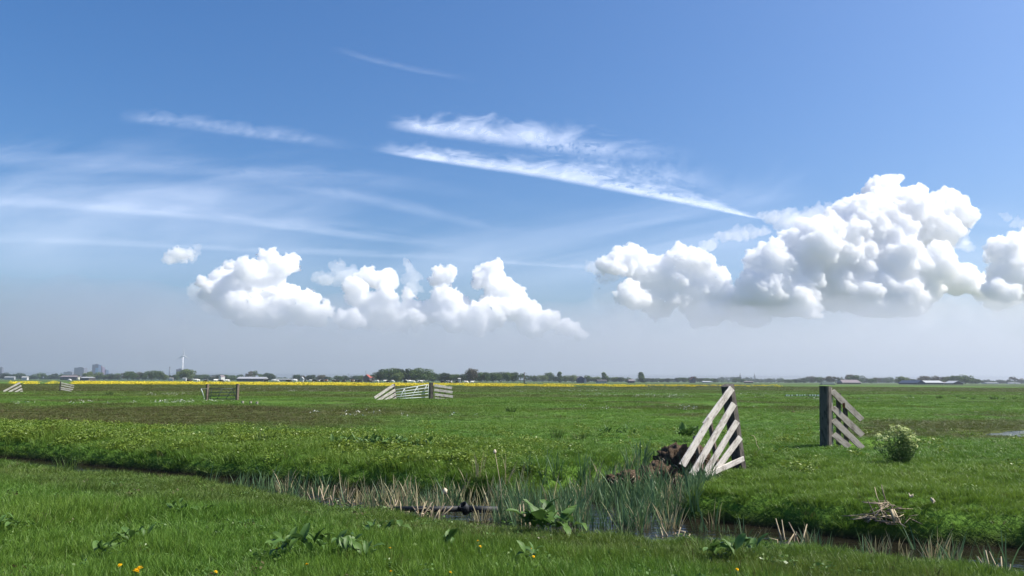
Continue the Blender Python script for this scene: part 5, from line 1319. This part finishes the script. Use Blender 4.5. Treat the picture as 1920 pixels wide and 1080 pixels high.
barn('low bright white shed left of the navy barn', 1698, 1712, 723.5, 721, 720.3, 640, WHITEW, WHITEW, name='shed', cat='shed'); barn('small pale shed touching the navy barn', 1714.5, 1719.5, 723, 720, 719, 650, PALER, PALER, name='shed', cat='shed')
barn('navy gabled barn at the left end of the right hand farm', 1720, 1735, 723.5, 717.5, 713.5, 620, NAVY, NAVY, True, depth=30)
barn('long low barn with a pale sheet roof at the right hand farm', 1735.5, 1769, 723, 717.5, 713.5, 650, DBR, PALER, doors=6)
barn('farmhouse with a pale roof gable right of the long pale roofed barn', 1787, 1806, 723, 718, 714.5, 670, DBR, PALER, True, name='farmhouse', cat='house')
barn('dark brown stable between the pale roofed barn and the farmhouse', 1770, 1786, 723, 718.5, 716, 690, VIOR, VIOR, name='stable', cat='barn')
barn('pale greenhouse at the far right of the skyline', 1851, 1873, 720.5, 718.2, 717.3, 1100, PALER, PALER, name='greenhouse', cat='greenhouse'); barn('far pale shed beside the greenhouse at far right', 1890, 1912, 720.5, 718.5, 717.5, 1200, PALER, GREYR, name='shed', cat='shed')
# chimney, masts, spires, pole
def mast(name, label, px, ybase, ytop, D, w0, w1, mat, cat, group=None):
    a = atY(px, ybase, D); b = atY(px, ytop, D); e = empty(name, (a.x, a.y, 0), label, cat, group)
    link('shaft', tube_mesh('shaft', [([(0, 0, -1), (0, 0, b.z)], [w0, w1])], 10), mat, e); return e, b.z
e, zt = mast('chimney', 'tall thin grey chimney left of the wind turbine', 317, 711, 688, 2400, 1.9, 1.5, CONC, 'chimney'); link('rim', tube_mesh('rim', [([(0, 0, zt - 2), (0, 0, zt + .3)], 1.9)], 10), DBR, e)
SPI = flat_mat('slate_spire', (0.12, 0.12, 0.14))
for px, yt, lab in ((1388, 698.5, 'left of two small church spires in the haze'), (1415, 699.5, 'right of two small church spires in the haze')):
    D = 3200; a = atY(px, 712, D); zt = atY(px, yt, D).z; e = empty('church_tower', (a.x, a.y, 0), lab, 'church tower', 'church towers on the horizon')
    box_part('tower', -3, 3, -3, 3, -1, zt * .62, VIOR, e); link('spire', tube_mesh('spire', [([(0, 0, zt * .62), (0, 0, zt * .75), (0, 0, zt)], [3.6, 2.0, .3])], 8), SPI, e)
for px, yt, D, lab in ((685.5, 694, 2600, 'lattice pylon standing above the red roofed house'), (653, 699, 3000, 'faint lattice pylon left of the red roofed house')):
    a = atY(px, 712, D); zt = atY(px, yt, D).z; e = empty('pylon', (a.x, a.y, 0), lab, 'pylon', 'lattice pylons on the horizon')
    P = [([(sx * 1.9, sy * 1.9, 0), (sx * .35, sy * .35, zt)], .22) for sx in (-1, 1) for sy in (-1, 1)]; link('lattice', tube_mesh('lattice', P, 4), CONC, e)
    link('crossarm', tube_mesh('crossarm', [([(-4, 0, zt * f), (4, 0, zt * f)], .25) for f in (.72, .88)], 4), CONC, e)
a = atY(983, 719.5, 380); zt = atY(983, 697.5, 380).z; e = empty('utility_pole', (a.x, a.y, g1(a.x, a.y)), 'dark utility pole with a bent arm at the end of the yellow strip', 'pole')
link('pole', tube_mesh('pole', [([(0, 0, -.5), (0, 0, zt)], [.28, .2])], 8), DARKW, e); link('arm', tube_mesh('arm', [([(-.3, 0, zt - .15), (.5, 0, zt - .1), (1.1, 0, zt - .7)], [.08, .08, .05])], 6), DARKW, e); link('base_shrub', blob_mesh('base_shrub', (1.1, 1.0, .75), 4, .5, 3), CROWN['dark'], e)
# wind turbine
D = 2700; a = atY(341, 711.5, D); hub = atY(341.5, 667.2, D); tb = empty('wind_turbine', (a.x, a.y, 0), 'white three bladed wind turbine above the trees at left', 'wind turbine')
WT = flat_mat('turbine_white', (0.80, 0.79, 0.80), .5, .4, .03)
link('tower', tube_mesh('tower', [([(0, 0, -1), (0, 0, hub.z * .5), (0, 0, hub.z - 1.2)], [2.6, 2.0, 1.4])], 16), WT, tb)
link('nacelle', tube_mesh('nacelle', [([(-6.5, 1.5, hub.z), (-5.5, 1.2, hub.z), (-.5, 0.3, hub.z), (1.2, -.2, hub.z)], [.9, 2.1, 2.2, 1.5])], 10), flat_mat('turbine_grey', (.42, .43, .45)), tb)
link('hub', blob_mesh('hub', (1.9, 1.9, 1.9), 2, .02, 2), WT, tb).location = (2.4, -1.6, hub.z)
for ang, f in ((91, 1.0), (-28, .95), (207, .95)):
    r_ = math.radians(ang); L = 24.5 * f; V, F = [], []
    for k in range(9):
        t = k / 8; x = L * t + 1.0; c = (1.0 + 1.6 * min(1, t * 5) if t < .2 else 2.6 * (1 - .75 * (t - .2) / .8)) * .95
        for j in range(6):
            q = math.pi * 2 * j / 6; V.append((x, .35 * (1 - .8 * t) * math.sin(q) - 2.4, c * math.cos(q)))
    F = [(k * 6 + j, k * 6 + (j + 1) % 6, k * 6 + 6 + (j + 1) % 6, k * 6 + 6 + j) for k in range(8) for j in range(6)] + [tuple(48 + j for j in range(6))]
    o = link('blade', mesh_py('blade', V, F, True), WT, tb); o.rotation_euler = (0, -r_, 0); o.location = (2.4, 0, hub.z)
# cows behind the yellow strip
def cow_mat(name, c0, c1, thr):
    T = NT(name); co = T.n('ShaderNodeTexCoord').outputs['Object']; oi = T.n('ShaderNodeObjectInfo').outputs['Random']
    v = T.n('ShaderNodeVectorMath', operation='ADD'); T.l(co, v.inputs[0]); T.l(oi, v.inputs[1]); f = T.noise(T.mapping(v.outputs[0], (1.4, .9, 1.4)), 1.6, 1.0, .3)
    T.bsdf(T.ramp(f, [(thr - .015, c0), (thr + .015, c1)]), .7, .2); return T.mat
BW = cow_mat('black_and_white_hide', (.02, .018, .017), (.75, .72, .66), .52); BLK = cow_mat('black_hide', (.02, .018, .017), (.6, .58, .52), .68); WHT = cow_mat('white_hide', (.03, .026, .024), (.78, .75, .68), .34); BRN = cow_mat('brown_hide', (.16, .07, .03), (.7, .66, .58), .62)
def cow_mesh(graze, seed):
    P = []
    P.append(([(-.95, 0, 1.02), (-.9, 0, 1.05), (-.6, 0, 1.02), (0, 0, .96), (.5, 0, 1.0), (.78, 0, 1.05), (.88, 0, 1.06)], [.10, .27, .34, .40, .36, .27, .12]))
    for x, y, kx in ((-.72, .17, -.03), (-.72, -.17, -.03), (.58, .17, .02), (.58, -.17, .02)):
        P.append(([(x, y, .95), (x + .03, y, .62), (x + kx, y, .34), (x, y, .0)], [.17, .11, .065, .07]))
    if graze: P.append(([(.74, 0, 1.06), (1.02, 0, .86), (1.22, 0, .50), (1.32, 0, .30), (1.36, 0, .12)], [.22, .17, .14, .13, .08])); ez = (1.24, .52)
    else: P.append(([(.74, 0, 1.08), (1.0, 0, 1.25), (1.2, 0, 1.36), (1.42, 0, 1.28), (1.58, 0, 1.18)], [.22, .17, .14, .12, .08])); ez = (1.2, 1.42)
    for s in (-1, 1): P.append(([(ez[0], s * .1, ez[1]), (ez[0], s * .24, ez[1] + .02)], [.05, .03]))
    P.append(([(-.97, 0, 1.1), (-1.08, 0, .9), (-1.08, 0, .5)], [.04, .03, .05])); P.append(([(-.45, 0, .66), (-.42, 0, .52)], [.16, .10]))
    return tube_mesh('cow', P, 9)
CWM = {}
cows = [(354, 'k'), (358.5, 'k'), (367, 'w'), (371, 'w'), (386, 'b'), (404, 'w'), (415, 'k'), (426, 'w'), (499, 'k'), (513, 'w'), (519, 'w'), (540, 'k'), (544, 'k'), (553, 'w'), (573, 'b'), (583, 'w'), (589.5, 'k'), (596, 'b'), (604, 'k'), (611, 'n'), (626, 'k'), (632, 'k'), (645, 'k'), (661, 'n'), (668, 'k'), (674.5, 'k'), (693, 'k'), (707, 'w'), (722, 'w'), (728, 'k'), (735, 'w'), (761, 'k'), (767, 'w'), (774, 'w'), (787, 'b'), (790, 'w'), (830, 'k'), (839, 'b'), (844, 'b'), (857, 'k'), (873.5, 'w'), (885, 'w')]
names = {'k': 'black', 'w': 'white', 'b': 'black and white', 'n': 'brown'}
def spot(px):
    for lim, t in ((380, 'near the wind turbine'), (440, 'left of the long barn'), (560, 'before the long barn'), (620, 'before the small trees'), (700, 'near the red roofed house'), (770, 'before the left of the tall grove'), (815, 'before the right of the tall grove')):
        if px < lim: return t
    return 'right of the sagging gate'
seen = {}
for k, (px, c) in enumerate(cows):
    g = k % 3 != 2; key = (g, c)
    if key not in CWM: me = cow_mesh(g, k); me.materials.append({'k': BLK, 'w': WHT, 'b': BW, 'n': BRN}[c]); CWM[key] = me
    D = rt.uniform(395, 440); p = atY(px, 714, D); o = bpy.data.objects.new('cow', CWM[key]); COL.objects.link(o)
    f = rt.uniform(1.05, 1.25); o.location = (p.x, p.y, g1(p.x, p.y)); o.scale = (f, f, f * 1.05); o.rotation_euler = (0, 0, rt.choice((0, math.pi)) + rt.gauss(0, .35)); o['_px'] = px
    lab = '%s cow | %s' % (names[c], spot(px))
    tag(o, lab, 'cow', 'cows behind the yellow flower strip'); del o['_px']
    seen.setdefault(lab, []).append(o)
for lab, os_ in seen.items():
    d, w_ = lab.split(' | ')
    for k, o in enumerate(os_): o['label'] = ('%s %s from the left %s, behind yellow flowers' % (ORD[k], d, w_)) if len(os_) > 1 else 'only %s %s, behind yellow flowers' % (d, w_)
# birds
BIRD = flat_mat('dark_plumage', (.05, .05, .055))
def bird(label, px, py, D, span, rz, rx):
    h = span / 2; V = [(0, -.14 * span * 2, 0), (.05 * span, 0, -.03 * span), (0, .18 * span, 0), (-.05 * span, 0, -.03 * span), (0, 0, .05 * span)]
    e = empty('flying_bird', atY(px, py, D), label, 'bird', 'birds in the sky', rz); e.rotation_euler = (rx, .25, rz)
    link('body', blob_mesh('body', (.055 * span, .22 * span, .055 * span), 2, .05, 2), BIRD, e)
    for s in (-1, 1):
        W = [(0, .09 * span, .01), (s * .25 * span, .12 * span, .09 * span), (s * h, -.02 * span, .04 * span), (s * .25 * span, -.05 * span, .08 * span), (0, -.07 * span, .01)]
        W += [(x, y, z - .012 * span) for x, y, z in W]
        link('wing', mesh_py('wing', W, [(0, 1, 2, 3, 4), (9, 8, 7, 6, 5)] + [(i, i + 5, (i + 1) % 5 + 5, (i + 1) % 5) for i in range(5)]), BIRD, e)
bird('small dark bird gliding below the gap between the two cumulus groups', 1123.5, 541, 130, .62, .9, .7); bird('tiny dark bird speck beside the bright cirrus streaks', 1149, 303.5, 320, .55, .3, .2)
